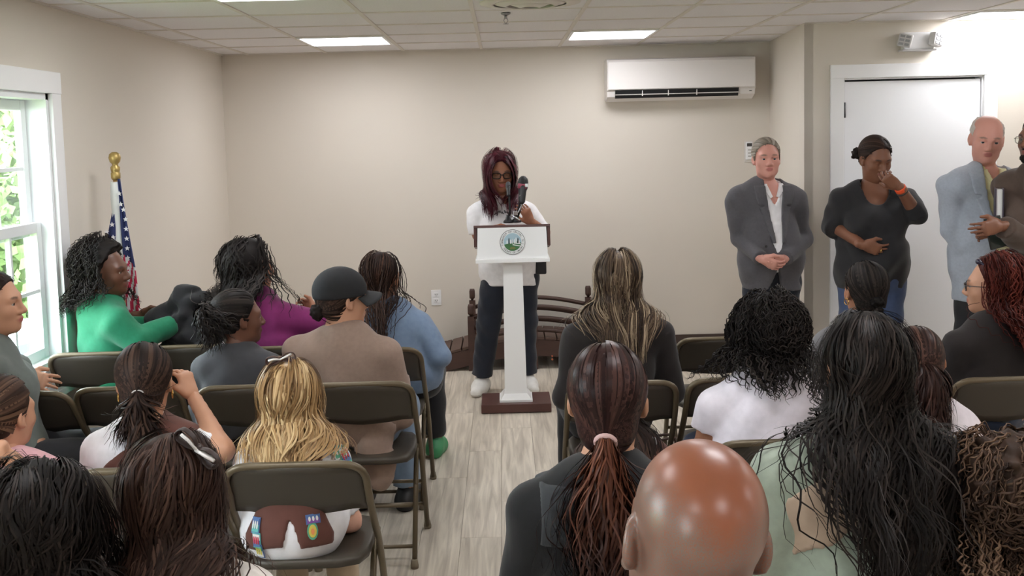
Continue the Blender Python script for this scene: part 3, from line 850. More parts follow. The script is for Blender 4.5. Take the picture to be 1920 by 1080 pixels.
# ---- materials driven by the anatomical mask (r lips, g stubble, b brows)
def skin_mat(name, rgb, lips, stub=(120, 110, 105), brow=(30, 24, 22), rough=.48, coat=0.0):
    if name in MATS: return MATS[name]
    m = bpy.data.materials.new(name); m.use_nodes = True; nt = m.node_tree; b = nt.nodes['Principled BSDF']
    b.inputs['Roughness'].default_value = rough; b.inputs['Specular IOR Level'].default_value = .4; b.inputs['Coat Weight'].default_value = coat; b.inputs['Coat Roughness'].default_value = .25
    at_ = nt.nodes.new('ShaderNodeAttribute'); at_.attribute_name = 'mask'; sp = nt.nodes.new('ShaderNodeSeparateColor'); nt.links.new(at_.outputs['Color'], sp.inputs[0])
    tc = nt.nodes.new('ShaderNodeTexCoord'); n = nt.nodes.new('ShaderNodeTexNoise'); n.inputs['Scale'].default_value = 9; n.inputs['Detail'].default_value = 5; nt.links.new(tc.outputs['Object'], n.inputs['Vector'])
    base = nt.nodes.new('ShaderNodeMix'); base.data_type = 'RGBA'
    base.inputs['A'].default_value = lin([c * .94 for c in rgb]); base.inputs['B'].default_value = lin([min(255, c * 1.05) for c in rgb]); nt.links.new(n.outputs['Fac'], base.inputs['Factor'])
    prev = base.outputs['Result']
    n2 = nt.nodes.new('ShaderNodeTexNoise'); n2.inputs['Scale'].default_value = 650; n2.inputs['Detail'].default_value = 3; nt.links.new(tc.outputs['Object'], n2.inputs['Vector'])
    mr = nt.nodes.new('ShaderNodeMapRange'); mr.inputs['From Min'].default_value = .3; mr.inputs['From Max'].default_value = .65; nt.links.new(n2.outputs['Fac'], mr.inputs[0])
    for ch, c in (('Red', lips), ('Green', stub), ('Blue', brow)):
        mx = nt.nodes.new('ShaderNodeMix'); mx.data_type = 'RGBA'; mx.inputs['B'].default_value = lin(c)
        fac = sp.outputs[ch]
        if ch == 'Green':
            mu = nt.nodes.new('ShaderNodeMath'); mu.operation = 'MULTIPLY'; nt.links.new(fac, mu.inputs[0]); nt.links.new(mr.outputs[0], mu.inputs[1]); fac = mu.outputs[0]
        nt.links.new(fac, mx.inputs['Factor']); nt.links.new(prev, mx.inputs['A']); prev = mx.outputs['Result']
    nt.links.new(prev, b.inputs['Base Color']); MATS[name] = m
    return m

def hair_mat(name, dark, mid, light, rough=.58, tip=None, spec=.13, pos=(0, .5, 1)):
    if name in MATS: return MATS[name]
    m = bpy.data.materials.new(name); m.use_nodes = True; nt = m.node_tree; b = nt.nodes['Principled BSDF']
    b.inputs['Roughness'].default_value = rough; b.inputs['Specular IOR Level'].default_value = spec
    at_ = nt.nodes.new('ShaderNodeAttribute'); at_.attribute_name = 'mask'; sp = nt.nodes.new('ShaderNodeSeparateColor'); nt.links.new(at_.outputs['Color'], sp.inputs[0])
    rp = nt.nodes.new('ShaderNodeValToRGB'); e = rp.color_ramp.elements; e[0].color = lin(dark); e[1].color = lin(light); e[0].position = pos[0]; e[1].position = pos[2]; q = e.new(pos[1]); q.color = lin(mid)
    nt.links.new(sp.outputs['Red'], rp.inputs[0]); prev = rp.outputs[0]
    if tip:
        mx = nt.nodes.new('ShaderNodeMix'); mx.data_type = 'RGBA'; mx.inputs['B'].default_value = lin(tip); nt.links.new(sp.outputs['Green'], mx.inputs['Factor']); nt.links.new(prev, mx.inputs['A']); prev = mx.outputs['Result']
    nt.links.new(prev, b.inputs['Base Color']); MATS[name] = m
    return m

def rotm(yaw=0, pitch=0, roll=0):
    """head frame: yaw to the left positive, pitch positive looks down, roll tips to the right"""
    return np.array(Matrix.Rotation(yaw, 3, 'Z') @ Matrix.Rotation(-pitch, 3, 'X') @ Matrix.Rotation(roll, 3, 'Y'))

def head_ops(H, Rm, s=1.0, fem=True, heavy=0.0, lid=.0065):
    T = lambda x, y, z: H + Rm @ (np.array([x, y, z]) * s)
    E = lambda c, r, k=.02, sub=False, rot=None: el(T(*c), np.array(r) * s, Rm if rot is None else Rm @ rot, k * s, sub)
    C = lambda a, b, r1, r2, k=.015: rc(T(*a), T(*b), r1 * s, r2 * s, k * s)
    jw = .052 if fem else .058
    o = [E((0, -.018, .035), (.0765, .098, .086), .001), E((0, .030, -.040), (.060 + heavy * .008, .062, .078), .05),
         E((0, .030, -.078), (jw + heavy * .01, .050, .036), .03), E((0, .070, -.100), (.022, .018, .016), .03),
         E((0, .068, .018), (.056, .022, .013), .03),
         C((0, .090, .004), (0, .109, -.032), .0075, .0125, .014), E((.012, .098, -.039), (.010, .011, .008), .010), E((-.012, .098, -.039), (.010, .011, .008), .010),
         E((.043, .058, -.030), (.022, .020, .020), .03), E((-.043, .058, -.030), (.022, .020, .020), .03),
         E((.033, .094, -.001), (.017, .016, .0105), .012, True), E((-.033, .094, -.001), (.017, .016, .0105), .012, True),
         E((.033, .073, lid), (.0165, .0165, .0120), .005), E((-.033, .073, lid), (.0165, .0165, .0120), .005), E((.033, .0725, -.0125), (.0155, .0150, .0065), .006), E((-.033, .0725, -.0125), (.0155, .0150, .0065), .006),
         E((0, .0905 + .0015 * fem, -.0615), (.023, .0095 + .001 * fem, .0050 + .0012 * fem), .008), E((0, .0885 + .0015 * fem, -.0725), (.020, .0095 + .001 * fem, .0060 + .0015 * fem), .008), E((0, .104, -.067), (.022, .005, .0018), .004, True)]
    for sx in (1, -1):
        rot = np.array(Matrix.Rotation(sx * .35, 3, 'Z') @ Matrix.Rotation(-.15, 3, 'X'))
        o += [E((sx * .080, -.008, -.006), (.010, .020, .032), .008, False, rot), E((sx * .088, -.002, -.002), (.007, .011, .019), .006, True, rot), E((sx * .080, .002, -.034), (.007, .008, .009), .008)]
    return o

FIN = ((.070, .0082), (.078, .0086), (.072, .0082), (.056, .0072))
def hand_ops(W, d, t, n, curl=.6, s=1.0, spread=.12, thumb=.55, seg=None):
    """W wrist, d towards the fingers, t thumb side, n palm normal"""
    d = np.array(d, float); d /= np.linalg.norm(d)
    t = np.array(t, float); t -= d * (t @ d); t /= np.linalg.norm(t)
    n_ = np.cross(d, t); n = n_ if np.dot(n_, n) > 0 else -n_
    Rm = np.stack([d, t, n], 1); P = lambda a, b, c: W + Rm @ (np.array([a, b, c]) * s)
    o = [rc(P(-.03, 0, 0), P(.015, 0, 0), .024 * s, .024 * s, .02), el(P(.055, .002, 0), np.array([.050, .040, .016]) * s, Rm, .02),
         rc(P(.088, .027, 0), P(.085, -.028, 0), .0125 * s, .0115 * s, .012), el(P(.035, .026, .006), np.array([.034, .016, .015]) * s, Rm, .015)]
    for i, (L, r) in enumerate(FIN):
        b = .028 - .0185 * i; y = b; p = np.array([.088 - .004 * abs(i - 1), b, 0.0]); a = 0.0
        sp = (1.5 - i) * spread
        cu = curl if not isinstance(curl, (list, tuple)) else curl[i]
        for k, fr in enumerate((.44, .32, .24)):
            a += cu * (.75 if k == 0 else 1.0)
            q = p + L * fr * np.array([math.cos(a) * math.cos(sp), math.cos(a) * math.sin(sp), math.sin(a)])
            o.append(rc(P(*p), P(*q), r * s * (1 - .09 * k), r * s * (1 - .09 * (k + 1)), .004)); p = q
    p0 = (.022, .030, .004); p1 = (.058, .052 + .012 * thumb, .012); p2 = (.088, .058 + .02 * (thumb - .4), .020)
    o += [rc(P(*p0), P(*p1), .0135 * s, .0115 * s, .012), rc(P(*p1), P(*p2), .0112 * s, .0085 * s, .005)]
    return o

def wrinkle(amp, sc_=16.0, seed=0.0):
    """soft folds: warped waves at two sizes"""
    def f(P):
        x, y, z = P[:, 0], P[:, 1], P[:, 2]
        wx = x + .35 * np.sin(5.1 * z + 3 * y + seed) * .2; wz = z + .3 * np.sin(6.3 * x - 4 * y + 1.7 * seed) * .2
        big = np.sin(sc_ * (.9 * wz + .8 * wx) + seed) * np.sin(sc_ * .7 * (y - .5 * wz + .4 * wx) + seed * 2.1)
        fold = 1 - np.abs(np.sin(sc_ * 1.15 * (wz * .8 - wx * .9 + .5 * y) + seed * 3.3)) * 2
        fine = np.sin(sc_ * 2.3 * (wz + .5 * wx) + seed * 3.3) * np.sin(sc_ * 1.7 * (wx - y) + seed)
        return 1.5 * amp * (big + .45 * fold + .5 * fine)
    return f

def strip_tubes(paths, width, thick, nrm, rnd, taper=.25, sides=2, extra=None):
    """one mesh of flattened tapering tubes; paths (n,m,3), nrm (n,m,3) outward"""
    n, m, _ = paths.shape
    T = np.gradient(paths, axis=1); T /= np.maximum(np.linalg.norm(T, axis=-1, keepdims=True), 1e-9)
    B = np.cross(T, nrm); bl = np.linalg.norm(B, axis=-1, keepdims=True); B = np.where(bl > 1e-4, B / np.maximum(bl, 1e-9), np.array([1.0, 0, 0])); N = np.cross(B, T)
    u = np.linspace(0, 1, m); u2 = np.maximum(u - .55, 0); prof = np.minimum(1, .45 + 4 * u) * np.where(u > .55, 1 - (1 - taper) * (u2 / .45) ** 1.6, 1)
    w = width[:, None] * prof[None]; h = thick[:, None] * prof[None]
    if sides >= 3:
        V_ = [paths + B * (w * math.cos(2 * PI * k / sides))[..., None] + N * (h * math.sin(2 * PI * k / sides))[..., None] for k in range(sides)]
        Vv = np.stack(V_, 2).reshape(-1, 3)
        base = (np.arange(n)[:, None, None] * m + np.arange(m - 1)[None, :, None]) * sides; k = np.arange(sides)[None, None]; k2 = (k + 1) % sides
        Q = np.stack([base + k, base + k2, base + sides + k2, base + sides + k], -1).reshape(-1, 4)
        A = np.zeros((n, m, sides, 4)); A[..., 0] = rnd[:, None, None]; A[..., 1] = u[None, :, None]; A[..., 3] = 1
        return Vv, Q, A.reshape(-1, 4)
    # hair-fine ribbons that lie on the surface below them
    Vv = np.stack([paths - B * w[..., None], paths + B * w[..., None]], 2).reshape(-1, 3)
    base = (np.arange(n)[:, None] * m + np.arange(m - 1)[None, :]) * 2
    Q = np.stack([base, base + 1, base + 3, base + 2], -1).reshape(-1, 4)
    A = np.zeros((n, m, 2, 4)); A[..., 0] = rnd[:, None, None]; A[..., 1] = u[None, :, None] if extra is None else extra[:, :, None]; A[..., 3] = 1
    return Vv, Q, A.reshape(-1, 4)

HN, HWD = 2.6, .38
class Fig:
    """one person: an Empty at floor level with a body mesh, clothing, hair and accessories as parts"""
    def __init__(s, world_xy, rz, label, group=None):
        s.rz = rz; s.o = V(world_xy[0], world_xy[1], 0)
        s.root = empty('person', (world_xy[0], world_xy[1], 0), rz, label, 'person', group)
        c, n = math.cos(rz), math.sin(rz); s.M = np.array([[c, n, 0], [-n, c, 0], [0, 0, 1]])
        s.M3 = s.M
        s.child = 1.0
    def loc(s, p): return s.M @ (np.array(p, float) - s.o)
    def px(s, x, y, Y): return s.loc(tuple(at(x, y, Y)))
    def skeleton(s, H, P, N, sw=.175, hip=.09, arms=None, legs=None, k=1.0):
        s.H, s.P, s.N, s.sw, s.k = H, P, N, sw * k, k
        ax = N - P
        s.C = P + ax * .60
        zs = N[2] - .072 * k
        tw = getattr(s, 'twist', 0.0)
        ct, st = math.cos(tw), math.sin(tw)
        s.S = [np.array([N[0] + e * s.sw * ct, N[1] + .012 + e * s.sw * st, zs + getattr(s, 'sh_dz', (0, 0))[0 if e > 0 else 1]]) for e in (1, -1)]   # right, left
        s.arms = arms; s.legs = legs; s.hip = hip * k
    def torso_ops(s, g=1.0, d=0.0, fem=False, neck=False, belly=0.0):
        """g girth, d added thickness"""
        k = s.k; P, C, N = s.P, s.C, s.N; L = np.linalg.norm(N - P)
        u = (N - P) / L
        sy = (1, .74, 1)
        o = [el(P + V(0, -.005, .0), V(.168 * g * k + d, .125 * g * k + d, .115 * k + d), None, .06),
             rc(P + u * L * .12, P + u * L * .45, (.150 * g + belly * .5) * k + d, .138 * g * k + d, .08, sy),
             rc(P + u * L * .42, P + u * L * .80, .142 * g * k + d, (.138 * (g * .5 + .5)) * k + d, .07, sy),
             rc(s.S[0] * .88 + s.S[1] * .12 + V(0, -.005, -.008 * k), s.S[1] * .88 + s.S[0] * .12 + V(0, -.005, -.008 * k), .053 * k + d, .053 * k + d, .05),
             rc(N + V(0, 0, -.012 * k), s.S[0] + V(-.03 * k, 0, .004), .046 * k + d, .044 * k + d, .05), rc(N + V(0, 0, -.012 * k), s.S[1] + V(.03 * k, 0, .004), .046 * k + d, .044 * k + d, .05)]
        if belly: o.append(el(P + u * L * .25 + V(0, .06 * k, 0), V(.13, .09 + belly, .13) * k + d, None, .08))
        if fem:
            for e in (1, -1): o.append(el(P + u * L * .62 + V(e * .072 * k, .085 * k * (g * .6 + .4), 0), V(.066, .055, .064) * k * fem + d, None, .05))
        return o
    def arm_ops(s, i, d=0.0, end=1.0, flat=True, g=1.0, start_flat=False, droop=0.0):
        """upper arm and forearm; end in 0..2 says where a sleeve stops (1 elbow, 2 wrist)"""
        S, E, W = s.S[i], s.arms[i][0], s.arms[i][1]; k = s.k
        r0, r1, r2 = .054 * g * k, .043 * g * k, .029 * g * k
        fl = 1 if flat else 0
        ka = .03 if d == 0 else .016
        o = []
        if end <= 1.0:
            e = S + (E - S) * end; rr = r0 + (r1 - r0) * end
            o.append(rc(S, e, r0 + d, rr + d + droop, ka, None, fl))
        else:
            t = min(1.0, end - 1.0); o.append(rc(S, E, r0 + d, r1 + d, ka))
            e = E + (W - E) * t; o.append(rc(E, e, r1 + d, r1 + (r2 - r1) * t + d + droop, ka * .8, None, fl))
        return o
    def leg_ops(s, i, d=0.0, end=2.0, g=1.0, flat=True, flare=0.0):
        Hp, K, A = s.legs[i][0], s.legs[i][1], s.legs[i][2]; k = s.k
        r0, r1, r2 = .086 * g * k, .058 * g * k, .038 * g * k
        o = [rc(Hp, K, r0 + d, r1 + d, .05)]
        t = end - 1.0
        o.append(rc(K, K + (A - K) * t, (r1 + d) * .98, r1 + (r2 - r1) * t + d + flare, .04, None, 1 if flat else 0))
        if d == 0: o.append(el(K + (A - K) * .3 + V(0, -.012 * k, 0), V(.05, .052, .10) * g * k, None, .04))
        return o
    def foot_ops(s, i, d=0.0):
        A, Tt = s.legs[i][2], s.legs[i][3]; k = s.k; u = Tt - A; u[2] = 0; u /= np.linalg.norm(u)
        hz = V(0, 0, .034 * k - A[2] + .008); heel = A + hz - u * .035 * k
        toe = A + hz + u * .155 * k; toe[2] = .03 * k; mid = A + hz + u * .06 * k
        r = .034 * k + d
        o = [rc(A, heel + V(0, 0, .0), .036 * k + d, r, .03), rc(heel, mid, r, r * 1.12, .03), rc(mid, toe, r * 1.15, r * .85, .04, (1, 1, .85))]
        return o
    def part(s, name, ops, h, m, noise=None, mi=None, label=None, post=None, after=()):
        v, q = surface(ops, h, noise, after)
        if post is not None: v = post(v)
        fm = None
        if mi is not None: fm = mi(v[q].mean(1))
        return link(name, np_mesh(name, v, q, m, fm), s.root, None, label)
    def make_body(s, skin, Rm, hs=1.0, fem=True, heavy=0.0, hands=(None, None), h=.0105, hh=.0045, mask=None, extra=None, g=1.0, neck_r=.053, feet=True):
        s.Rm, s.hs, s.g = Rm, hs, g
        T = lambda x, y, z: s.H + Rm @ (V(x, y, z) * hs)
        neck = [rc(s.N + V(0, .004, -.03) * s.k, T(0, -.022, -.055), neck_r * s.k * 1.06, neck_r * hs, .04)]
        hd = head_ops(s.H, Rm, hs, fem, heavy, getattr(s, 'lid', .0065))
        s.headops = hd + neck
        body = s.torso_ops(g * .97, 0, .95 if fem else False) + [rc(s.N + V(0, .004, -.03) * s.k, T(0, -.022, -.06), neck_r * s.k * 1.04, neck_r * hs * .97, .04)]
        for i in (0, 1):
            body += s.arm_ops(i, 0, 2.0, False, g=.92 + .08 * g); body += s.leg_ops(i, 0, 2.0, .95 * g, False)
            if feet: body += s.foot_ops(i)
        s.bodyops = body
        vs, qs = [], []; base = 0
        meshes = [surface(body, h), surface(hd + neck, hh)]
        for i in (0, 1):
            hspec = hands[i]
            hid = hspec is None
            if hid:
                E, W = s.arms[i]; d = (W - E) / np.linalg.norm(W - E); side = 1 if i == 0 else -1
                hspec = dict(d=d + V(-side * .2, .1, -.25), t=V(-side * .7, .5, .2), n=V(0, -.2, -1), curl=.45)
            if hspec is False: continue
            hspec = dict(hspec); fine = hspec.pop('h', .0075 if hid else .0052); sz = hspec.pop('s', 1.0)
            meshes.append(surface(hand_ops(s.arms[i][1], s=s.k * sz * .98, **hspec), fine))
        for v, q in meshes: vs.append(v); qs.append(q + base); base += len(v)
        v = np.concatenate(vs); q = np.concatenate(qs)
        A = np.zeros((len(v), 4)); A[:, 3] = 1
        L = (v - s.H) @ Rm / hs
        inh = np.linalg.norm(L, axis=1) < .16
        g_ = lambda x, a, b: np.clip((x - a) / (b - a), 0, 1)
        lip = 1 - g_(np.sqrt((L[:, 0] / .023) ** 2 + ((L[:, 2] + .067) / .0125) ** 2), .75, 1.1)
        A[:, 0] = lip * (L[:, 1] > .07) * inh
        bx = np.abs(np.abs(L[:, 0]) - .034); br = 1 - g_(np.sqrt((bx / .020) ** 2 + ((L[:, 2] - .0235 + bx * .12) / .005) ** 2), .7, 1.15)
        A[:, 2] = br * (L[:, 1] > .05) * inh * .8
        if mask is not None: A[:, 1] = np.clip(mask(L), 0, 1) * inh
        s.body = link('body', np_mesh('body', v, q, skin, None, A), s.root)
        return s.body
    def eyes(s, iris=(60, 40, 28), down=False):
        key = 'eye_%d_%d_%d' % iris
        if key not in EYE:
            mb = MB(); mb.lathe((0, 0, 0), [(.0129 * math.sin(a), .0129 * math.cos(a)) for a in np.linspace(0.0, PI, 11)], 14, 'Y')
            me = mb.mesh('eye', [mat('eye_white', (186, 176, 168), .3), mat('iris_' + key, iris, .2), mat('pupil', (12, 10, 10), .15)])
            for p in me.polygons: p.material_index = 2 if p.center.y > .0122 else (1 if p.center.y > .0108 else 0)
            EYE[key] = me
        for e in (1, -1):
            o = link('eye', EYE[key], s.root)
            p = s.H + s.Rm @ (V(e * .033, .0752, -.0012) * s.hs)
            rm = s.Rm @ rotm(0, .5 if down else .05)
            M = Matrix(rm.tolist()).to_4x4(); M.translation = Vector(p.tolist()); M = M @ Matrix.Scale(s.hs, 4); o.matrix_local = M
    def T(s, x, y, z): return s.H + s.Rm @ (V(x, y, z) * s.hs)
    def glasses(s, m, w=.025, hgt=.018, r=.0022, z=-.003):
        mb = MB()
        for e in (1, -1):
            pts = [s.T(e * .034 + w * math.copysign(abs(math.cos(a)) ** .7, math.cos(a)), .107 - .006 * abs(e * .034 + w * math.cos(a)) / .03, z + hgt * math.copysign(abs(math.sin(a)) ** .7, math.sin(a))) for a in np.linspace(0, 2 * PI, 21)]
            mb.tube([Vector(p.tolist()) for p in pts], r * s.hs, 6, False)
            mb.tube([Vector(s.T(*p).tolist()) for p in ((e * (.034 + w), .099, z + .006), (e * .075, .085, z + .008), (e * .086, .03, z + .008), (e * .087, -.015, z + .010), (e * .086, -.035, z - .008))], r * .9 * s.hs, 6)
        mb.tube([Vector(s.T(*p).tolist()) for p in ((-.010, .108, z + .004), (0, .111, z + .008), (.010, .108, z + .004))], r * s.hs, 6)
        g = mb.build('glasses', m, s.root)
        for e in (1, -1):
            pts = [Vector(s.T(e * .034 + (w - .001) * math.copysign(abs(math.cos(a)) ** .7, math.cos(a)), .1055, z + (hgt - .001) * math.copysign(abs(math.sin(a)) ** .7, math.sin(a))).tolist()) for a in np.linspace(0, 2 * PI, 21)[:-1]]
            MB().poly(pts, Vector((s.Rm @ V(0, .001, 0)).tolist())).build('lens', glass_mat(), g)
    # ---- hair
    def cap_ops(s, t=.010, line=((.072, .088), (.012, -.03)), nape=-.075, k=.01, side=1.0):
        T = s.T; hs = s.hs
        o = [el(T(0, -.020, .036), V(.0775 + t * side, .099 + t, .087 + t) * hs, s.Rm, k)]
        if nape < -.045: o.append(el(T(0, -.055, nape * .62), V(.056 + t * .7, .048 + t, .060 + t * .3) * hs, s.Rm, .03))
        (y1, z1), (y0, z0) = line
        d = np.array([y1 - y0, z1 - z0]); n = np.array([d[1], -d[0]]); n /= np.linalg.norm(n)
        o.append(cut(T(0, y0, z0), s.Rm @ V(0, n[0], n[1])))
        o.append(cut(T(0, 0, nape), s.Rm @ V(0, 0, -1)))
        return o
    def roots(s, n, t=.008, back=-.2, lo=-.05, front=.095, seed=0, dens=0.0, part=0.0):
        """points on the scalp (head frame) and their outward normals"""
        r = np.random.RandomState(seed); out = []
        while len(out) < n:
            d = r.normal(size=3); d /= np.linalg.norm(d)
            p = V(0, -.020, .036) + d * V(.0775 + t, .099 + t, .087 + t)
            if len(out) < n * dens: p = V(part + r.normal() * .010, r.uniform(-.10, .08), 0); q = 1 - (p[0] / (.0775 + t)) ** 2 - ((p[1] + .02) / (.099 + t)) ** 2; p[2] = .036 + (.087 + t) * math.sqrt(max(q, 0))
            yl = .012 + (p[2] + .03) * (.060 / .118)
            if p[2] < lo or p[1] > min(yl, front): continue
            out.append(p)
        L = np.array(out)
        return L, (s.H + (L * s.hs) @ s.Rm.T)
    def march(s, P, D, length, nst, ops, clear, stiff=.72, grav=.30, seed=0, noise=.12, guide=None, hug=.85, low=-.07, tx=None, att=.35, bk=0.0, cid=None):
        """hair strands walk from the roots, fall under gravity and rest on head, shoulders and back"""
        r = np.random.RandomState(seed); n = len(P); ds = (length / nst)[:, None]
        out = [P.copy()]; nr = []
        f, g = grad_pts(ops, P); nr.append(g)
        sway = r.normal(size=(n, 3)) * noise
        if cid is not None: sway = r.normal(size=(cid.max() + 1, 3))[cid] * noise + sway * .22
        for k in range(nst):
            D = D * stiff + np.array([0, 0, -1.0]) * grav + sway * (.5 + .5 * k / nst) * .5
            if tx is not None:
                hz = ((P - s.H) @ s.Rm[:, 2]) / s.hs; fr_ = np.clip((-.02 - hz) / .08, 0, 1)
                D[:, 0] += att * np.clip((tx - P[:, 0]) / .06, -1, 1) * fr_
                D[:, 1] += bk * fr_
            D /= np.linalg.norm(D, axis=1, keepdims=True)
            P = P + D * ds
            f, g = grad_pts(ops, P)
            hz = ((P - s.H) @ s.Rm[:, 2]) / s.hs
            pull = np.clip((hz - low) / .07, 0, 1) * hug + .10
            P = P + g * (np.maximum(clear - f, 0) - np.clip(f - clear, 0, .06) * pull)[:, None]
            P[:, 2] = np.maximum(P[:, 2], .02)
            D = P - out[-1]; D /= np.maximum(np.linalg.norm(D, axis=1, keepdims=True), 1e-9)
            out.append(P.copy()); nr.append(g)
        return np.stack(out, 1), np.stack(nr, 1)
    def resample(s, paths, nrm, m, curl=None, seed=0, grow=.25, cid=None):
        n, k, _ = paths.shape; u = np.linspace(0, k - 1, m); i = np.minimum(u.astype(int), k - 2); t = (u - i)[None, :, None]
        # Catmull-Rom for smooth strands
        pm = lambda j: paths[:, np.clip(j, 0, k - 1)]
        a, b, c, d = pm(i - 1), pm(i), pm(i + 1), pm(i + 2)
        Pn = .5 * (2 * b + (c - a) * t + (2 * a - 5 * b + 4 * c - d) * t ** 2 + (3 * b - a - 3 * c + d) * t ** 3)
        Nn = nrm[:, i] * (1 - t) + nrm[:, i + 1] * t; Nn /= np.maximum(np.linalg.norm(Nn, axis=-1, keepdims=True), 1e-9)
        if curl:
            r = np.random.RandomState(seed); amp, wl = curl
            T = np.gradient(Pn, axis=1); sl = np.linalg.norm(T, axis=-1); L = np.cumsum(sl, 1); T /= np.maximum(sl[..., None], 1e-9)
            B = np.cross(T, Nn); ph = r.uniform(0, 6.28, n)[:, None]; fr = (2 * PI / wl) * r.uniform(.75, 1.3, n)[:, None]
            if cid is not None: ph = r.uniform(0, 6.28, cid.max() + 1)[cid][:, None] + ph * .14; fr = (2 * PI / wl) * r.uniform(.75, 1.3, cid.max() + 1)[cid][:, None] * (1 + .0 * fr)
            am = amp * r.uniform(.6, 1.3, n)[:, None] * np.minimum(1, L / grow / max(1e-6, 1) * 1.0)
            Pn = Pn + B * (am * np.sin(fr * L + ph))[..., None] + Nn * (am * np.cos(fr * L + ph) * .7 + am * .6)[..., None]
        return Pn, Nn
    def hair_mesh(s, name, layers, m, parts=(), parent=None, label=None):
        """join cap volumes (verts,quads) and strand layers into one part"""
        vs, qs, As = [], [], []; base = 0
        for (v, q, a) in list(parts) + list(layers):
            vs.append(v); qs.append(q + base); As.append(a); base += len(v)
        return link(name, np_mesh(name, np.concatenate(vs), np.concatenate(qs), m, None, np.concatenate(As)), parent or s.root, None, label)
    def vol(s, ops, h=.006, tone=.25, noise=None):
        v, q = surface(ops, h, noise); A = np.zeros((len(v), 4)); A[:, 0] = tone + .15 * np.sin(v[:, 0] * 90) * np.sin(v[:, 2] * 25 + v[:, 1] * 60); A[:, 3] = 1
        return v, q, np.clip(A, 0, 1)
    def collide(s, d=.0): return s.bodyops_c + s.headcore + [el(s.T(0, .085, -.03), V(.060, .075, .095) * s.hs, s.Rm, .02)]
    def setup_hair(s, dcloth=.016):
        s.headcore = [el(s.T(0, -.018, .035), V(.0765, .098, .086) * s.hs, s.Rm, .01), el(s.T(0, .03, -.04), V(.06, .06, .078) * s.hs, s.Rm, .05), rc(s.N, s.T(0, -.022, -.055), .055 * s.k, .05 * s.hs, .04)]
        s.bodyops_c = s.torso_ops(s.g, dcloth) + s.arm_ops(0, dcloth, 1.0, False) + s.arm_ops(1, dcloth, 1.0, False)
    def long_hair(s, m, length=.45, n=240, width=.009, curl=None, seed=1, spread=.0, stiff=.72, grav=.30, part=0.0, cap=.012, seg=16, msub=26, noise=.12, clear=(.004, .022), lvar=.15, lo=-.05, name='hair', back=.25, taper=.25, guide=None, vol_t=.0, fr=.095, W=.10, att=.35, bk=-.10, cx=0.0, clump=9, hug=.85, low=-.07, outw=0.0, tube=False):
        n = int(n * (1.15 if tube else HN)); width = width * (.46 if tube else HWD)
        L, P = s.roots(n, cap * .6, lo=lo, front=fr, seed=seed, dens=.22, part=part); r = np.random.RandomState(seed + 5)
        seeds = r.permutation(n)[:max(8, int(n / clump))]; cid = np.argmin(((L[:, None] - L[None, seeds]) ** 2).sum(-1), 1)
        sx = np.sign(L[:, 0] - part); sx[sx == 0] = 1
        # directions away from the parting, sideways on top, back and down behind
        topw = np.clip((L[:, 2] - .03) / .09, 0, 1)[:, None]
        D = np.stack([sx * .9, -.35 * np.ones(n) - back, -.3 * np.ones(n)], 1) * topw + np.stack([sx * .12 + L[:, 0] * 3 * outw, -.25 * np.ones(n), -1 * np.ones(n)], 1) * (1 - topw)
        bw = np.clip((.02 - L[:, 1]) / .07, 0, 1)[:, None] * topw
        D = D * (1 - bw) + np.stack([L[:, 0] * 5, -1.0 * np.ones(n), -.3 * np.ones(n)], 1) * bw
        D += r.normal(size=(n, 3)) * .08; D /= np.linalg.norm(D, axis=1, keepdims=True); D = D @ s.Rm.T
        ln = length * s.hs * (1 + r.uniform(-lvar, lvar * .4, n)) * (1 - .25 * np.clip((.05 - L[:, 2]) / .1, 0, 1)) 
        cl = (clear[0] + (clear[1] - clear[0]) * np.clip(r.uniform(0, 1, len(seeds))[cid] * .8 + r.uniform(0, .2, n), 0, 1)) + vol_t
        Pp, Nn = s.march(P, D, ln, seg, s.collide(), cl, stiff, grav, seed, noise, guide, hug, low, s.H[0] + np.clip((P - s.H) @ V(1, 0, 0) / (.085 * s.hs), -1, 1) * W * s.hs * (r.uniform(.4, 1.1, len(seeds))[cid] + r.uniform(-.12, .12, n)) + cx, att, bk, cid)
        Pp, Nn = s.resample(Pp, Nn, int(msub * .78), curl, seed, cid=cid)
        rn = np.clip(r.uniform(0, 1, len(seeds))[cid] * .65 + r.uniform(0, .4, n) - .02, 0, 1); w = width * r.uniform(.6, 1.35, n)
        lay = strip_tubes(Pp, w, w * (.7 if tube else .42), Nn, rn, taper, 3 if tube else 2)
        return [lay]
EYE = {}
# ------------------------------------------------------------------ people
SK_DEEP = skin_mat('skin_deep', (104, 68, 52), (120, 62, 60), rough=.42)
SK_DARK = skin_mat('skin_dark', (122, 80, 60), (132, 70, 66), rough=.42)
SK_BROWN = skin_mat('skin_brown', (158, 108, 82), (158, 88, 82), rough=.45)
SK_TAN = skin_mat('skin_tan', (196, 146, 118), (178, 104, 98), rough=.48)
SK_LIGHT = skin_mat('skin_light', (222, 172, 150), (196, 118, 112), stub=(206, 196, 188), brow=(150, 130, 116))
SK_ROSY = skin_mat('skin_rosy', (208, 150, 136), (180, 112, 106), stub=(160, 148, 138), brow=(112, 94, 82))
SK_SPK = skin_mat('skin_warmbrown', (156, 104, 80), (160, 84, 82), rough=.42)
SK_BALD = skin_mat('skin_bald', (142, 83, 58), (136, 78, 70), stub=(112, 103, 97), rough=.36, coat=.20)

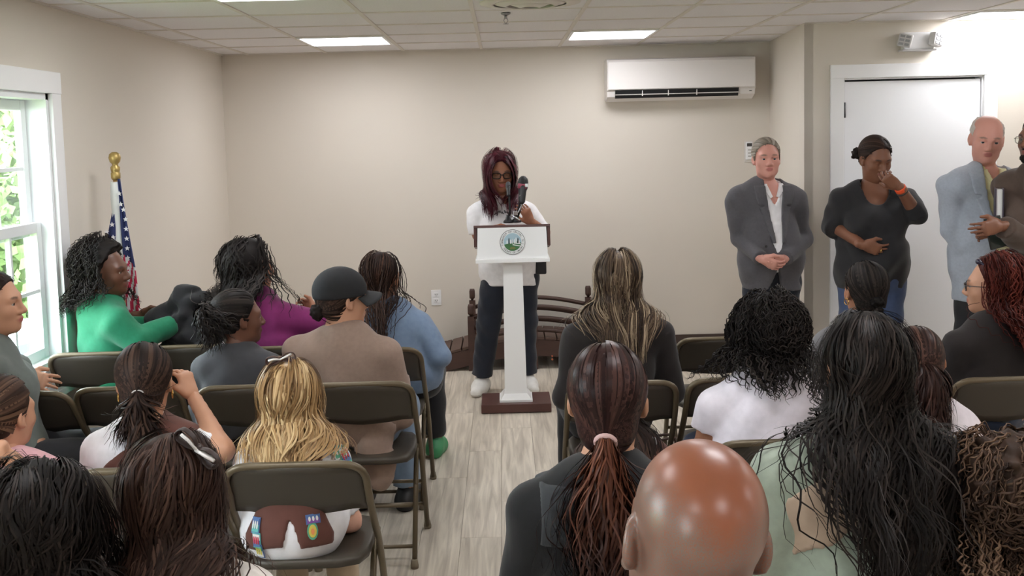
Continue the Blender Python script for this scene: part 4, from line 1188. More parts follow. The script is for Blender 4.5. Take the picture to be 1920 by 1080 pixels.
def cloth(name, rgb, rough=.85, rgb2=None, scale=30, bump=(700, .25, .002), sheen=.15):
    rgb2 = rgb2 or tuple(min(255, c * 1.10 + 3) for c in rgb)
    return mat(name, rgb, rough, noise=(scale, .8, rgb2), bump=bump, spec=.3, sheen=sheen)
M_jean = cloth('denim_dark', (42, 52, 74)); M_blackpant = cloth('trouser_black', (30, 30, 33)); M_navypant = cloth('trouser_navy', (30, 34, 44))
M_khaki = cloth('khaki', (170, 150, 126)); M_shoe_w = mat('shoe_white', (226, 224, 222), .5); M_shoe_b = mat('shoe_black', (34, 32, 32), .5); M_sole = mat('sole', (200, 196, 190), .6)
HB = hair_mat('hair_black', (21, 17, 16), (33, 28, 26), (56, 48, 44))
HD = hair_mat('hair_darkbrown', (30, 22, 20), (46, 34, 30), (78, 58, 48))

def seat_person(label, head, Yh, body, Yp, rz, yaw, skin, k=1.0, hs=1.0, pitch=0.0, roll=0.0, fem=True, sw=.175, g=1.0, heavy=0.0, arms=None, hands=(None, None), topm=None, sleeve=(1.95, 1.95), d=.014, hem=.03, botm=None, shoem=None, belly=0.0, mask=None, wr=.004, hair_t=.012, group='people seated in the audience', hh=.0066, h=.0200, sh_dz=(0, 0), topname='shirt', iris=(52, 34, 26), bust=.95, neckline=None, knee=.43, pants_end=1.95, seat_z=.545, start_sub=None, neck_back=.030):
    top = at(head[0], head[1], Yh)
    bx = at(body[0], body[1], Yp)
    f = Fig((bx.x, Yp), rz, label, group)
    Hw = V(*top) - V(0, 0, (.121 + hair_t) * hs)
    H = f.loc(Hw)
    Rm = rotm(yaw - rz, pitch, roll)
    P = V(0, 0, seat_z - .10 + .10 * k)
    N = H + V(0, 0, -.168 * hs) + V(0, -neck_back, 0) * k + Rm @ V(0, -.008, 0)
    f.sh_dz = sh_dz
    a0 = N[2] - .04 * k
    kz = .47 if k > .9 else .46
    legs = []
    for e in (1, -1):
        K = V(e * .105 * k, knee * k, kz + .02); A = V(e * .11 * k, knee * k - .02, max(.085 * k, kz - .40 * k))
        legs.append((V(e * .088 * k, .02, P[2] - .02), K, A, A + V(e * .02, .15, 0)))
    f.skeleton(H, P, N, sw, .09, None, legs, k)
    A = []
    if callable(arms): arms = arms(f)
    for i, e in ((0, 1), (1, -1)):
        S = f.S[i]; sp = arms[i] if arms is not None else None
        if sp is None: sp = (S + V(e * .055, .035, -.265) * k, V(e * .085 * k, .29 * k, P[2] + .085))
        A.append((np.array(sp[0], float), np.array(sp[1], float)))
    f.arms = A
    if callable(hands): hands = hands(f)
    f.make_body(skin, Rm, hs, fem, heavy, hands, h, hh, mask, g=g)
    f.eyes(iris)
    if topm is not None:
        ops = f.torso_ops(g, d, bust if fem else False, belly=belly) + [cut(P + V(0, 0, -hem), V(0, 0, -1))]
        if neckline is not None: ops += neckline(f)
        for i in (0, 1):
            if sleeve[i]: ops += f.arm_ops(i, d * .9, sleeve[i], True, g)
        f.wr = wrinkle(wr, 13, len(label)); f.top = f.part(topname, ops, .0115, topm, f.wr); f.dt = d
    if botm is not None:
        ops = [el(P + V(0, -.005, -.01), V(.170 * g * k + .008, .128 * g * k + .008, .11 * k + .006), None, .06)]
        for i in (0, 1): ops += f.leg_ops(i, .012, pants_end, g, True, .012)
        ops.append(cut(P + V(0, 0, .06 * k), V(0, 0, 1)))
        f.part('trousers', ops, .018, botm, wrinkle(.003, 18, 1))
    for i in (0, 1):
        f.part('shoe', f.foot_ops(i, .010), .013, shoem or M_shoe_b)
    f.setup_hair(d + .006)
    return f

def std_hair(f, m, **kw):
    """scalp volume plus long strands"""
    capt = kw.pop('capt', .010); nape = kw.pop('nape', -.06); line = kw.pop('line', ((.074, .092), (.014, -.03))); tone = kw.pop('tone', .25); noise = kw.pop('capnoise', None); extra = kw.pop('extra', [])
    vol = f.vol(f.cap_ops(capt, line, nape) + extra, .006, tone, noise)
    lay = f.long_hair(m, **kw)
    return f.hair_mesh('hair', lay, m, [vol])

def scalp_lines(f, tie, n=150, width=.006, seed=3, t=.011, nst=16, fr=.095):
    """strands combed over the scalp from the hairline to a tie point (head frame)"""
    n = int(n * 1.5); width *= .8
    L, P = f.roots(n, t * .7, lo=-.075, front=fr, seed=seed)
    n = n; tp = f.T(*tie); r = np.random.RandomState(seed); out = [P]; nr = []
    ell = [el(f.T(0, -.020, .036), V(.0775 + t, .099 + t, .087 + t) * f.hs, f.Rm, .01), el(f.T(0, -.055, -.045), V(.056 + t * .7, .048 + t, .060 + t * .3) * f.hs, f.Rm, .03)]
    Q, g = grad_pts(ell, P); nr.append(g); step = np.linalg.norm(P - tp, axis=1)
    for k in range(nst):
        D = tp - P; dd = np.linalg.norm(D, axis=1, keepdims=True)
        P = P + D / (nst - k)
        Q, g = grad_pts(ell, P); P = P - g * (Q - .001 - .004 * (k / nst))[:, None]
        out.append(P); nr.append(g)
    Pp, Nn = f.resample(np.stack(out, 1), np.stack(nr, 1), 18)
    w = width * r.uniform(.6, 1.3, n)
    return strip_tubes(Pp, w, w * .35, Nn, r.uniform(0, 1, n), .6)

def pony(f, tie, dir_, length, n=90, width=.007, spread=.5, curl=None, seed=9, stiff=.8, grav=.22, clear=(.004, .03), r0=.014, noise=.2, m=22, taper=.2, lvar=.2, W=.05, att=.35):
    n = int(n * 2.8); width *= .42
    r = np.random.RandomState(seed); tp = f.T(*tie); dv = f.Rm @ np.array(dir_, float); dv /= np.linalg.norm(dv)
    off = r.normal(size=(n, 3)); off /= np.linalg.norm(off, axis=1)[:, None]; off *= (r.uniform(0, 1, n) ** .5)[:, None]
    P = tp + off * r0; D = dv + off * spread; D /= np.linalg.norm(D, axis=1, keepdims=True)
    ln = length * (1 + r.uniform(-lvar, .05, n))
    Pp, Nn = f.march(P, D, ln, 14, f.collide(), r.uniform(clear[0], clear[1], n), stiff, grav, seed, noise, None, 0.0, 0.0, tp[0] + r.uniform(-1, 1, n) * W, att, 0.0)
    # outward normals from the tail axis keep the strands round
    cen = Pp.mean(0, keepdims=True); Nn = Pp - cen; Nn /= np.maximum(np.linalg.norm(Nn, axis=-1, keepdims=True), 1e-6)
    Pp, Nn = f.resample(Pp, Nn, m, curl, seed)
    w = width * r.uniform(.6, 1.3, n)
    return strip_tubes(Pp, w, w * .5, Nn, r.uniform(0, 1, n), taper)

def torus(name, c, axis, R_, r_, m, parent, n=20, label=None):
    q = Vector((0, 0, 1)).rotation_difference(Vector(tuple(axis))).to_matrix(); c = Vector(tuple(c))
    pts = [c + q @ Vector((R_ * math.cos(a), R_ * math.sin(a), 0)) for a in np.linspace(0, 2 * PI, n + 1)]
    return MB().tube(pts, r_, 8, False).build(name, m, parent, None, label)

M_gold = mat('gold', (206, 168, 96), .25, 1.0)
def earring(f, e, hoop=True):
    p = f.T(e * .087, -.004, -.048)
    if hoop: torus('earring', p, f.Rm @ V(1, .3, 0), .014 * f.hs, .0018, M_gold, f.root, 18, 'gold hoop earring')
    else: MB().lathe(Vector(tuple(f.T(e * .090, .000, -.036))), [(.0005, -.004), (.004, 0), (.0005, .004)], 10).build('earring', M_gold, f.root, None, 'small gold earring')

def band(f, name, m, side, z0, z1, w, d=None, h=.009, pts=None, z_lo=None, wr=.002, label=None):
    """a sash lying on the top: passes over one shoulder, between two slanted planes"""
    N, P = f.N, f.P; d = f.dt + .007
    x0 = side * .085 * f.k; top = np.array([x0, 0, N[2]]); bot = np.array([-side * .16 * f.k, 0, P[2] + .02])
    
    if pts: top = np.array([pts[0][0], 0, N[2] + pts[0][1]]); bot = np.array([pts[1][0], 0, N[2] + pts[1][1]])
    u = bot - top; u /= np.linalg.norm(u); n = np.cross(u, V(0, 1, 0)); 
    ops = f.torso_ops(f.g, d, .95) + [cut(top + n * w * .5, n), cut(top - n * w * .5, -n), cut(P + V(0, 0, -.02), V(0, 0, -1))]
    return f.part(name, ops, h, m, f.wr, None, label)

def patch_on(f, p, size, cols, parent, nrm=None, kind=0, up=(0, 0, 1)):
    """embroidered badge: a thin backing and a few raised fields"""
    ops = f.torso_ops(f.g, .026, .95)
    q = np.array(p, float)[None]
    for _ in range(4):
        d, g = grad_pts(ops, q); q = q - g * d[:, None]
    c, g = q[0], grad_pts(ops, q)[1][0]
    t = np.cross(np.array(up, float), g); t /= np.linalg.norm(t); b = np.cross(g, t)
    w, h_ = size
    def quad(name, x0, z0, x1, z1, lift, m, par, rnd=False):
        if rnd: pts = [((x0 + x1) / 2 + (x1 - x0) / 2 * math.cos(a), (z0 + z1) / 2 + (z1 - z0) / 2 * math.sin(a)) for a in np.linspace(0, 2 * PI, 15)[:-1]]
        else: pts = [(x0, z0), (x1, z0), (x1, z1), (x0, z1)]
        return MB().poly([Vector(tuple(c + t * x + b * z + g * lift)) for x, z in pts], Vector(tuple(g * .0016))).build(name, m, par)
    bk = quad('badge', -w / 2, -h_ / 2, w / 2, h_ / 2, -.001, cols[0], parent, kind == 1)
    if kind == 1:
        quad('field', -w * .36, -h_ * .36, w * .36, h_ * .36, .0012, cols[1], bk, True); quad('emblem', -w * .16, -h_ * .2, w * .16, h_ * .16, .003, cols[2], bk, True)
    else:
        quad('field', -w * .42, -h_ * .40, w * .42, h_ * .05, .0012, cols[1], bk); quad('field', -w * .42, h_ * .05, w * .42, h_ * .40, .0012, cols[2], bk)
        for x in (-.26, 0, .26): quad('emblem', w * (x - .08), -h_ * .22, w * (x + .08), h_ * .28, .003, cols[3], bk, True)
    return bk
bm_ = lambda n, c: mat('badge_' + n, c, .7)
BW, BG, BR, BB, BY, BT, BO, BP = bm_('white', (228, 226, 224)), bm_('green', (92, 168, 138)), bm_('red', (196, 58, 76)), bm_('blue', (82, 110, 160)), bm_('yellow', (212, 196, 90)), bm_('teal', (96, 178, 172)), bm_('orange', (222, 142, 84)), bm_('purple', (130, 84, 160))

def bow(f, p, s, tilt, mats, name='hair_bow'):
    """ribbon bow: loops, tails and knot"""
    T0 = Vector(tuple(f.T(*p))); rot = Matrix.Rotation(tilt, 3, 'Y')
    o = MB()
    for e in (1, -1):
        pts = [Vector((0, 0, 0)), Vector((e * .35, -.1, .32)), Vector((e * .9, -.12, .30)), Vector((e * 1.0, -.05, .0)), Vector((e * .85, .0, -.22)), Vector((e * .35, .0, -.16)), Vector((0, 0, 0))]
        o.tube([T0 + rot @ (q * s) for q in fillet(pts, .25 * 1, 4)], s * .17, 8, True, .30)
    k = o.build(name, mats[0], f.root)
    for e in (1, -1):
        MB().tube([T0 + rot @ (Vector(q) * s) for q in ((0, -.12, 0), (e * .45, -.22, .12), (e * .8, -.25, .22 if e > 0 else .12))], s * .14, 8, True, .5).build('ribbon', mats[1], k)
    MB().lathe(T0, [(.01 * s, -.2 * s), (.18 * s, -.1 * s), (.2 * s, 0), (.18 * s, .1 * s), (.01 * s, .2 * s)], 12, 'Y').build('knot', mats[0], k)
    return k
M_sash = cloth('sash_brown', (92, 56, 48), .8); M_sashk = cloth('sash_khaki', (162, 140, 122), .8)

NECK = .190
def stand_person(label, head, Yh, body, Yp, rz, yaw, skin, pelvis_z=.92, k=1.0, hs=1.0, pitch=0.0, roll=0.0, fem=True, sw=.18, g=1.0, heavy=0.0, arms=None, hands=(None, None), feet=None, hair_t=.012, mask=None, hh=.0046, h=.0150, iris=(52, 34, 26), group=None, neck_back=.03, knee_fwd=.02, down=False, lid=None, sh_dz=(0, 0)):
    top = at(head[0], head[1], Yh); bx = at(body[0], body[1], Yp)
    f = Fig((bx.x, Yp), rz, label, group)
    f.lid = lid if lid is not None else (.001 if down else .0065)
    H = f.loc(V(*top) - V(0, 0, (.121 + hair_t) * hs))
    Rm = rotm(yaw - rz, pitch, roll)
    P = V(0, 0, pelvis_z)
    N = H + V(0, 0, -NECK * hs) + V(0, -neck_back, 0) + Rm @ V(0, -.008, 0)
    f.sh_dz = sh_dz
    legs = []
    for i, e in ((0, 1), (1, -1)):
        fx_, fy_ = feet[i] if feet else (e * .11, 0)
        hp = V(e * .092 * k, 0, pelvis_z - .03); A = V(fx_, fy_ - .03, .085)
        K = hp * .50 + A * .50 + V(0, knee_fwd, .02)
        legs.append((hp, K, A, A + V(e * .04, .15, 0)))
    f.skeleton(H, P, N, sw, .09, None, legs, k)
    if callable(arms): arms = arms(f)
    A = []
    for i, e in ((0, 1), (1, -1)):
        S = f.S[i]; sp = arms[i] if arms else None
        if sp is None: sp = (S + V(e * .06, -.03, -.29), S + V(e * .08, .05, -.53))
        A.append((np.array(sp[0], float), np.array(sp[1], float)))
    f.arms = A
    if callable(hands): hands = hands(f)
    f.make_body(skin, Rm, hs, fem, heavy, hands, h, hh, mask, g=g)
    f.eyes(iris, down)
    f.setup_hair(.02)
    return f
def trousers(f, m, end=1.97, d=.016, flare=.018, g=None, rise=.10):
    g = g or f.g; P = f.P
    ops = [el(P + V(0, -.005, -.01), V(.170 * g * f.k + .008, .128 * g * f.k + .008, .12), None, .06)]
    for i in (0, 1): ops += f.leg_ops(i, d, end, g, True, flare)
    ops.append(cut(P + V(0, 0, rise), V(0, 0, 1)))
    return f.part('trousers', ops, .0135, m, wrinkle(.004, 20, 1))
def shoes(f, m, d=.011, sole=True):
    for i in (0, 1):
        s_ = f.part('shoe', f.foot_ops(i, d) + [cut(V(0, 0, .012), V(0, 0, -1))], .006, m)
        ops = f.foot_ops(i, d + .003) + [cut(V(0, 0, .022), V(0, 0, 1)), cut(V(0, 0, .001), V(0, 0, -1))]
        v, q = surface(ops, .006); link('sole', np_mesh('sole', v, q, M_sole), s_)
def upper(f, name, m, d, hem, sleeve=(2, 2), fem=0, belly=0, wr=.004, keep=None, h=.0100, sd=None, droop=0.0, seedw=1, hem_n=(0, 0, -1), after=False, fold=None):
    ops = f.torso_ops(f.g, d, fem, belly=belly) + [cut(f.P + V(0, 0, -hem), hem_n)]
    if hem > .10: ops = [rc(f.P + V(0, -.005, .02), f.P + V(0, -.0, -hem - .05), .150 * f.g * f.k + d, .155 * f.g * f.k + d + .01, .05, (1, .78, 1))] + ops
    if keep is not None: ops.append(fn(keep))
    for i in (0, 1):
        if sleeve[i]: ops += f.arm_ops(i, (d if sd is None else sd) * .9, sleeve[i], True, f.g, droop=droop)
    aft = [cut(f.P + V(0, 0, -hem), hem_n)] if after else []
    if after: ops = [o for o in ops if not (o['t'] == 'cut')]; ops = [rc(f.P + V(0, 0, 0), f.P + V(0, 0, -hem - .04), .150 * f.g * f.k + d, .150 * f.g * f.k + d, .05, (1, .78, 1))] + ops
    wf = wrinkle(wr, 15, seedw)
    return f.part(name, ops, h, m, (lambda P: wf(P) + fold(P)) if fold else wf, after=aft)
def jacket(f, m, d, hem, vfun, sleeve=(2, 2), belly=0, wr=.004, lapel=(.055, .30), name='blazer', lm=None, x0=0.0, sd=None):
    front = lambda P: P[..., 1] > f.P[1] - .02 + (f.N[1] - f.P[1]) * np.clip((P[..., 2] - f.P[2]) / (f.N[2] - f.P[2]), 0, 1.2)
    j = upper(f, name, m, d, hem, sleeve, 0, belly, wr, lambda P: np.where(front(P), vfun(P[..., 2]) - np.abs(P[..., 0] - x0), -1.0), sd=sd, droop=.004)
    lw, ll = lapel; zt = f.N[2] + .0
    def lap(P):
        z = P[..., 2]; t = np.clip((zt - z) / ll, 0, 1); v = vfun(z); ax_ = np.abs(P[..., 0] - x0)
        w = lw * np.clip(1.15 - t, 0, 1) + .006 - .03 * ((t > .30) & (t < .34))
        return np.where(front(P) & (z < zt + .02) & (z > zt - ll), np.maximum(v - .002 - ax_, ax_ - v - w), 1.0)
    ops = f.torso_ops(f.g, d + .012, 0, belly=belly) + [fn(lap)]
    f.part('lapel', ops, .0080, lm or m)
    ops = [rc(f.N + V(0, -.004, -.03), f.N + V(0, .0, .028), .082, .070, .01, None, 3), fn(lambda P: np.where(P[..., 1] > f.N[1] + .03, 1.0, -1.0))]
    f.part('collar', ops, .006, lm or m)
    return j
def shirt_collar(f, m, d=.012, v0=.040, depth=.085, lw=.040, ll=.075):
    """turned-down collar beside an open neck"""
    zt = f.N[2]
    front = lambda P: P[..., 1] > f.N[1] + .0
    def lap(P):
        z = P[..., 2]; t = np.clip((zt + .02 - z) / ll, 0, 1); v = v0 * np.clip(1 - t * .75, 0, 1); ax_ = np.abs(P[..., 0]); w = lw * np.clip(1.1 - t * .55, 0, 1)
        return np.where(front(P) & (z < zt + .03) & (z > zt + .02 - ll - .25 * (ax_ - v)), np.maximum(v - ax_, ax_ - v - w), 1.0)
    f.part('collar', f.torso_ops(f.g, d + .009, 0, belly=.03) + [rc(f.N + V(0, -.006, -.02), f.N + V(0, .006, .034), .068, .060, .015, None, 3), fn(lap)], .0055, m)
    f.part('collar_stand', [rc(f.N + V(0, -.006, -.01), f.N + V(0, .004, .036), .064, .057, .01, None, 3), fn(lambda P: np.where(P[..., 1] > f.N[1] + .035, 1.0, -1.0))], .006, m)
def open_neck(f, v0=.040, depth=.10):
    return lambda P: np.where((P[..., 1] > f.N[1]) & (P[..., 2] > f.N[2] - depth), v0 * np.clip((P[..., 2] - f.N[2] + depth) / depth, 0, 1.2) - np.abs(P[..., 0]), -1.0)
# ---- chairs: rows, from the front
R1 = [chair(173, 660, 'folding chair of the person in the green sweater, nearest the window in the front row'),
      chair(362, 646, 'folding chair holding a black coat, between the green sweater and the magenta blazer'),
      chair(545, 648, 'folding chair under the person in the magenta blazer'),
      chair(702, 652, 'folding chair under the person in the denim jacket')]
R2 = [chair(32, 733, 'folding chair of the grey hooded person at the left edge', R(-6)),
      chair(236, 724, 'empty folding chair in front of the person in white with a hand at the head'),
      chair(468, 721, 'folding chair under the person in the charcoal sweater'),
      chair(672, 716, 'folding chair under the person in the black cap')]
R3 = [chair(268, 876, 'folding chair under the person with the white shirt and raised hand'),
      chair(550, 866, 'folding chair under the person with long blond hair and white bow'),
      chair(-30, 880, 'folding chair of the person in the pink top, cut by the left edge')]
RR = [chair(1355, 631, 'empty folding chair farthest forward on the right, beside the blond-streaked person'),
      chair(1168, 714, 'folding chair under the person with blond-streaked hair'),
      chair(1394, 706, 'folding chair just behind the bag on the floor, ahead of the curly-haired person in white'),
      chair(1470, 823, 'folding chair under the curly-haired person in the white top'),
      chair(1740, 820, 'folding chair under the person in the white sleeveless top'),
      chair(1895, 706, 'folding chair under the person with dark red curls'),
      chair(1640, 700, 'folding chair under the person with the low bun'),
      chair(1225, 1064, 'folding chair under the person with the long ponytail and black fleece'),
      chair(1600, 1072, 'folding chair under the person in the sage green top')]

H_ = lambda d, t, n, curl=.5, **k: dict(d=V(*d), t=V(*t), n=V(*n), curl=curl, **k)
def wdir(f, v): return f.M @ V(*v)           # a world direction in the person's own frame
def HW(f, d, t, n, curl=.5, **k): return dict(d=wdir(f, d), t=wdir(f, t), n=wdir(f, n), curl=curl, **k)

# ================= front row, left side
f = seat_person('person in a green sweater with curly black hair, turned in profile toward the flag', (196, 447), 4.95, (218, 600), 4.97, R(-52), R(-93), SK_DEEP, g=1.08, sw=.18, heavy=.6,
    topm=cloth('knit_green', (24, 108, 76), .8, scale=60), topname='sweater', botm=M_blackpant, hair_t=.040, d=.018, wr=.005, roll=R(3),
    arms=lambda f: [(f.px(258, 640, 4.80), f.px(326, 606, 4.98)), (f.S[1] + V(-.02, .24, -.15), f.px(262, 592, 5.25))],
    hands=lambda f: (HW(f, (1, .25, -.15), (0, .3, 1), (0, 1, .2), .55), HW(f, (1, .2, -.1), (0, -.3, 1), (0, 0, -1), .6)))
std_hair(f, HB, length=.23, n=540, clump=5, width=.0062, curl=(.010, .034), seed=2, tube=True, stiff=.80, grav=.2, noise=.2, msub=38, clear=(.01, .075), capt=.040, nape=-.085, line=((.048, .098), (-.016, -.02)), lo=-.07, fr=.015, back=.4, W=.12, bk=-.1, capnoise=wrinkle(.004, 70))
earring(f, 1, False)

f = seat_person('person in a magenta blazer with long black hair and tortoiseshell glasses', (468, 449), 5.10, (536, 600), 5.08, R(-28), R(-66), SK_BROWN, g=1.1, sw=.18,
    topm=cloth('wool_magenta', (108, 25, 82), .8, scale=50), topname='blazer', botm=M_blackpant, hair_t=.025, d=.019, wr=.005, sleeve=(1.35, 1.6),
    arms=lambda f: [(f.px(600, 606, 5.05), f.px(592, 586, 5.24)), None],
    hands=lambda f: (HW(f, (-.6, .6, .3), (0, 0, 1), (-1, 0, 0), .9), None))
f.glasses(mat('glasses_tortoise', (120, 74, 50), .3))
std_hair(f, HB, length=.46, n=420, width=.0075, curl=(.007, .07), W=.13, seed=4, stiff=.80, grav=.2, noise=.22, msub=26, clear=(.006, .07), capt=.034, nape=-.085, lo=-.06, back=.5, line=((.056, .10), (.004, -.025)), fr=.06)
p = f.T(0, .05, -.15)

f = seat_person('person with long dark braids in a washed denim jacket at the aisle', (714, 471), 5.08, (758, 640), 5.06, R(0), R(-22), SK_BROWN, g=1.0, sw=.18, pitch=R(4),
    topm=cloth('denim_light', (102, 120, 146), .85, (122, 140, 164), scale=40), topname='jacket', botm=M_blackpant, hair_t=.014, d=.018, wr=.006, hem=.06, sleeve=(1.8, 1.8), shoem=mat('sneaker_green', (60, 140, 92), .5),
    arms=lambda f: [(f.px(822, 668, 5.0), f.px(796, 728, 5.18)), None])
L = f.long_hair(HD, length=.46, n=150, width=.0052, curl=(.0022, .022), seed=6, tube=True, stiff=.76, grav=.26, noise=.14, msub=40, clear=(.004, .03), lo=-.06, taper=.7, lvar=.12)
hm = hair_mat('hair_braid', (30, 22, 20), (52, 36, 30), (86, 60, 48))
f.hair_mesh('hair', L, hm, [f.vol(f.cap_ops(.009, nape=-.07), .006, .2)])
# yoke seam and rolled cuff of the jacket
E_, W_ = f.arms[0]; u = (W_ - E_) / np.linalg.norm(W_ - E_); c = E_ + (W_ - E_) * .78
f.part('cuff', [rc(c - u * .035, c + u * .035, .058, .060, .01, None, 3)], .008, cloth('denim_cuff', (146, 166, 188), .85), wrinkle(.003, 40))

# ================= second row, left side
f = seat_person('person in a grey hooded top, face in profile at the left edge of the picture', (-14, 506), 3.95, (6, 660), 3.93, R(-62), R(-86), SK_TAN, sw=.17, hair_t=.010,
    topm=cloth('hood_grey', (92, 98, 94), .85), topname='hooded_top', botm=M_blackpant, hh=.0050,
    arms=lambda f: [(f.px(22, 706, 3.92), f.px(40, 712, 4.14)), (f.px(30, 690, 4.2), f.px(34, 706, 4.28))],
    hands=lambda f: (HW(f, (1, .1, -.15), (0, .6, 1), (0, 1, -.3), .4), HW(f, (1, -.3, -.4), (0, 0, 1), (0, -1, 0), .5)))
vol = f.vol(f.cap_ops(.008, ((.066, .088), (.0, -.02)), -.06), .006)
f.hair_mesh('hair', [scalp_lines(f, (0, -.115, .02), 160, .005), pony(f, (0, -.118, .02), (0, -.8, -.2), .16, 60)], HD, [vol])
f.part('hood', [rc(f.N + V(-.07, -.05, .01), f.N + V(.07, -.05, .01), .045, .045, .03), rc(f.N + V(-.07, -.05, .01), f.N + V(-.06, .05, -.01), .045, .025, .03), rc(f.N + V(.07, -.05, .01), f.N + V(.06, .05, -.01), .045, .025, .03)], .009, cloth('hood_grey_lining', (70, 76, 74), .85), wrinkle(.004, 22))

f = seat_person('person with a curled high ponytail in a charcoal sweater', (446, 541), 4.32, (440, 680), 4.32, R(-10), R(-58), SK_DEEP, k=.86, hs=.95, sw=.175, hair_t=.012,
    topm=cloth('knit_charcoal', (64, 64, 68), .85), topname='sweater', botm=M_blackpant)
vol = f.vol(f.cap_ops(.008, ((.066, .088), (.0, -.02)), -.06), .006)
f.hair_mesh('hair', [scalp_lines(f, (.0, -.112, .052), 170, .005), pony(f, (0, -.122, .055), (0, -.9, .1), .19, 120, .0060, .7, (.011, .05), 12, .78, .36, (.006, .05), .02, .5, 40)], HB, [vol])
torus('hair_tie', f.T(0, -.116, .054), f.Rm @ V(0, -1, .1), .020, .006, mat('tie_black', (24, 22, 24), .7), f.root)

f = seat_person('person in a black baseball cap and taupe jacket, hair in a low bun', (642, 499), 4.30, (664, 660), 4.30, R(-8), R(-58), SK_TAN, sw=.186, g=1.02, hair_t=.018, heavy=.2, pitch=R(4),
    topm=cloth('wool_taupe', (140, 118, 106), .8, scale=60), topname='jacket', botm=cloth('denim_pale', (120, 138, 160)), d=.020, wr=.006, hem=.09,
    arms=lambda f: [(f.S[0] + V(.045, .03, -.27), V(.12, .30, .66)), None])
f.hair_mesh('hair', [scalp_lines(f, (0, -.105, -.045), 130, .005, 5)], HD, [f.vol(f.cap_ops(.007, nape=-.065) , .006)])
bunc = f.T(.0, -.118, -.055)
bl_ = [el(bunc, V(.036, .030, .034), f.Rm, .01)]
f.part('bun', bl_, .005, HD, wrinkle(.003, 120))
capm = mat('cap_black', (24, 24, 27), .85, noise=(60, .7, (31, 31, 34)))
cp = f.cap_ops(.020, ((.088, .052), (-.03, .0)), -.02)
cp[0] = el(f.T(0, -.020, .034), V(.098, .120, .104), f.Rm, .01); cp = [cp[0], cut(f.T(0, -.02, .010), f.Rm @ V(0, .10, -1))]
hat = f.part('baseball_cap', cp, .0055, capm)
bill = MB(); g_ = []
for i in range(6):
    v = i / 5; row = []
    for k in range(15):
        a = (k / 14 - .5) * 2.3; rr = .098 + v * .070 * math.cos(a * .62)
        row.append(bill.bm.verts.new(Vector(tuple(f.T(.90 * rr * math.sin(a), -.012 + 1.08 * rr * math.cos(a), .030 - .010 * v - .05 * math.sin(a) ** 2 * (.5 + .5 * v))))))
    g_.append(row)
for i in range(5):
    for k in range(14):
        q = bill.bm.faces.new((g_[i][k], g_[i][k + 1], g_[i + 1][k + 1], g_[i + 1][k])); q.smooth = True
o = bill.build('bill', capm, hat); sm = o.modifiers.new('t', 'SOLIDIFY'); sm.thickness = .005; sm.offset = 0
MB().lathe(Vector(tuple(f.T(0, -.018, .128))), [(.009, -.002), (.008, .003), (.002, .006)], 12).build('button', capm, hat)
f.part('strap', [rc(f.T(-.05, -.104, .012), f.T(.05, -.104, .012), .011, .011, .01)], .005, mat('strap_black', (20, 20, 22), .6))
f.part('jacket_skirt', [rc(f.P + V(-.10, -.07, -.02), f.P + V(-.12, -.12, -.19), .10, .07, .06, (1, .8, 1)), rc(f.P + V(.10, -.07, -.02), f.P + V(.13, -.12, -.21), .10, .06, .06, (1, .8, 1)), cut(f.P + V(0, -.085, 0), V(0, 1, -.05))], .010, MATS['wool_taupe'], wrinkle(.006, 20))
cl = f.part('collar', [rc(f.N + V(0, .0, -.015), f.N + V(0, .01, .035), .078, .070, .01, None, 3)], .007, MATS['wool_taupe'])

# ================= third row, left side
f = seat_person('person in a white shirt with a brown sash, right hand raised to the head', (268, 641), 3.28, (250, 800), 3.28, R(4), R(8), SK_TAN, k=.86, hs=.98, sw=.172, hair_t=.012, pitch=R(6),
    topm=cloth('shirt_white', (226, 224, 228), .8), topname='shirt', botm=M_khaki, sleeve=(.75, .75), d=.016, hem=.06,
    arms=lambda f: [(f.px(418, 845, 3.22), f.px(362, 742, 3.38)), None],
    hands=lambda f: (HW(f, (-.4, .15, 1), (-.6, -1, .2), (-1, .3, -.2), .75), None))
vol = f.vol(f.cap_ops(.009, nape=-.06), .006)
f.hair_mesh('hair', [scalp_lines(f, (.0, -.108, -.030), 220, .0055), pony(f, (0, -.118, -.035), (0, -.6, -.5), .17, 150, .008, .60, (.012, .11), 21, .8, .28, (.006, .05), .018, .35, 30)], HD, [vol])
torus('hair_tie', f.T(0, -.112, -.030), f.Rm @ V(0, -1, -.5), .019, .0045, mat('tie_grey', (190, 184, 180), .6), f.root)
earring(f, -1); earring(f, 1)
band(f, 'sash', M_sash, 1, 0, 0, .21, pts=((.19, .0), (.02, -.16)))
f.part('collar', [rc(f.N + V(0, -.004, -.02), f.N + V(0, .008, .030), .066, .060, .01, None, 3)], .006, MATS['shirt_white'])

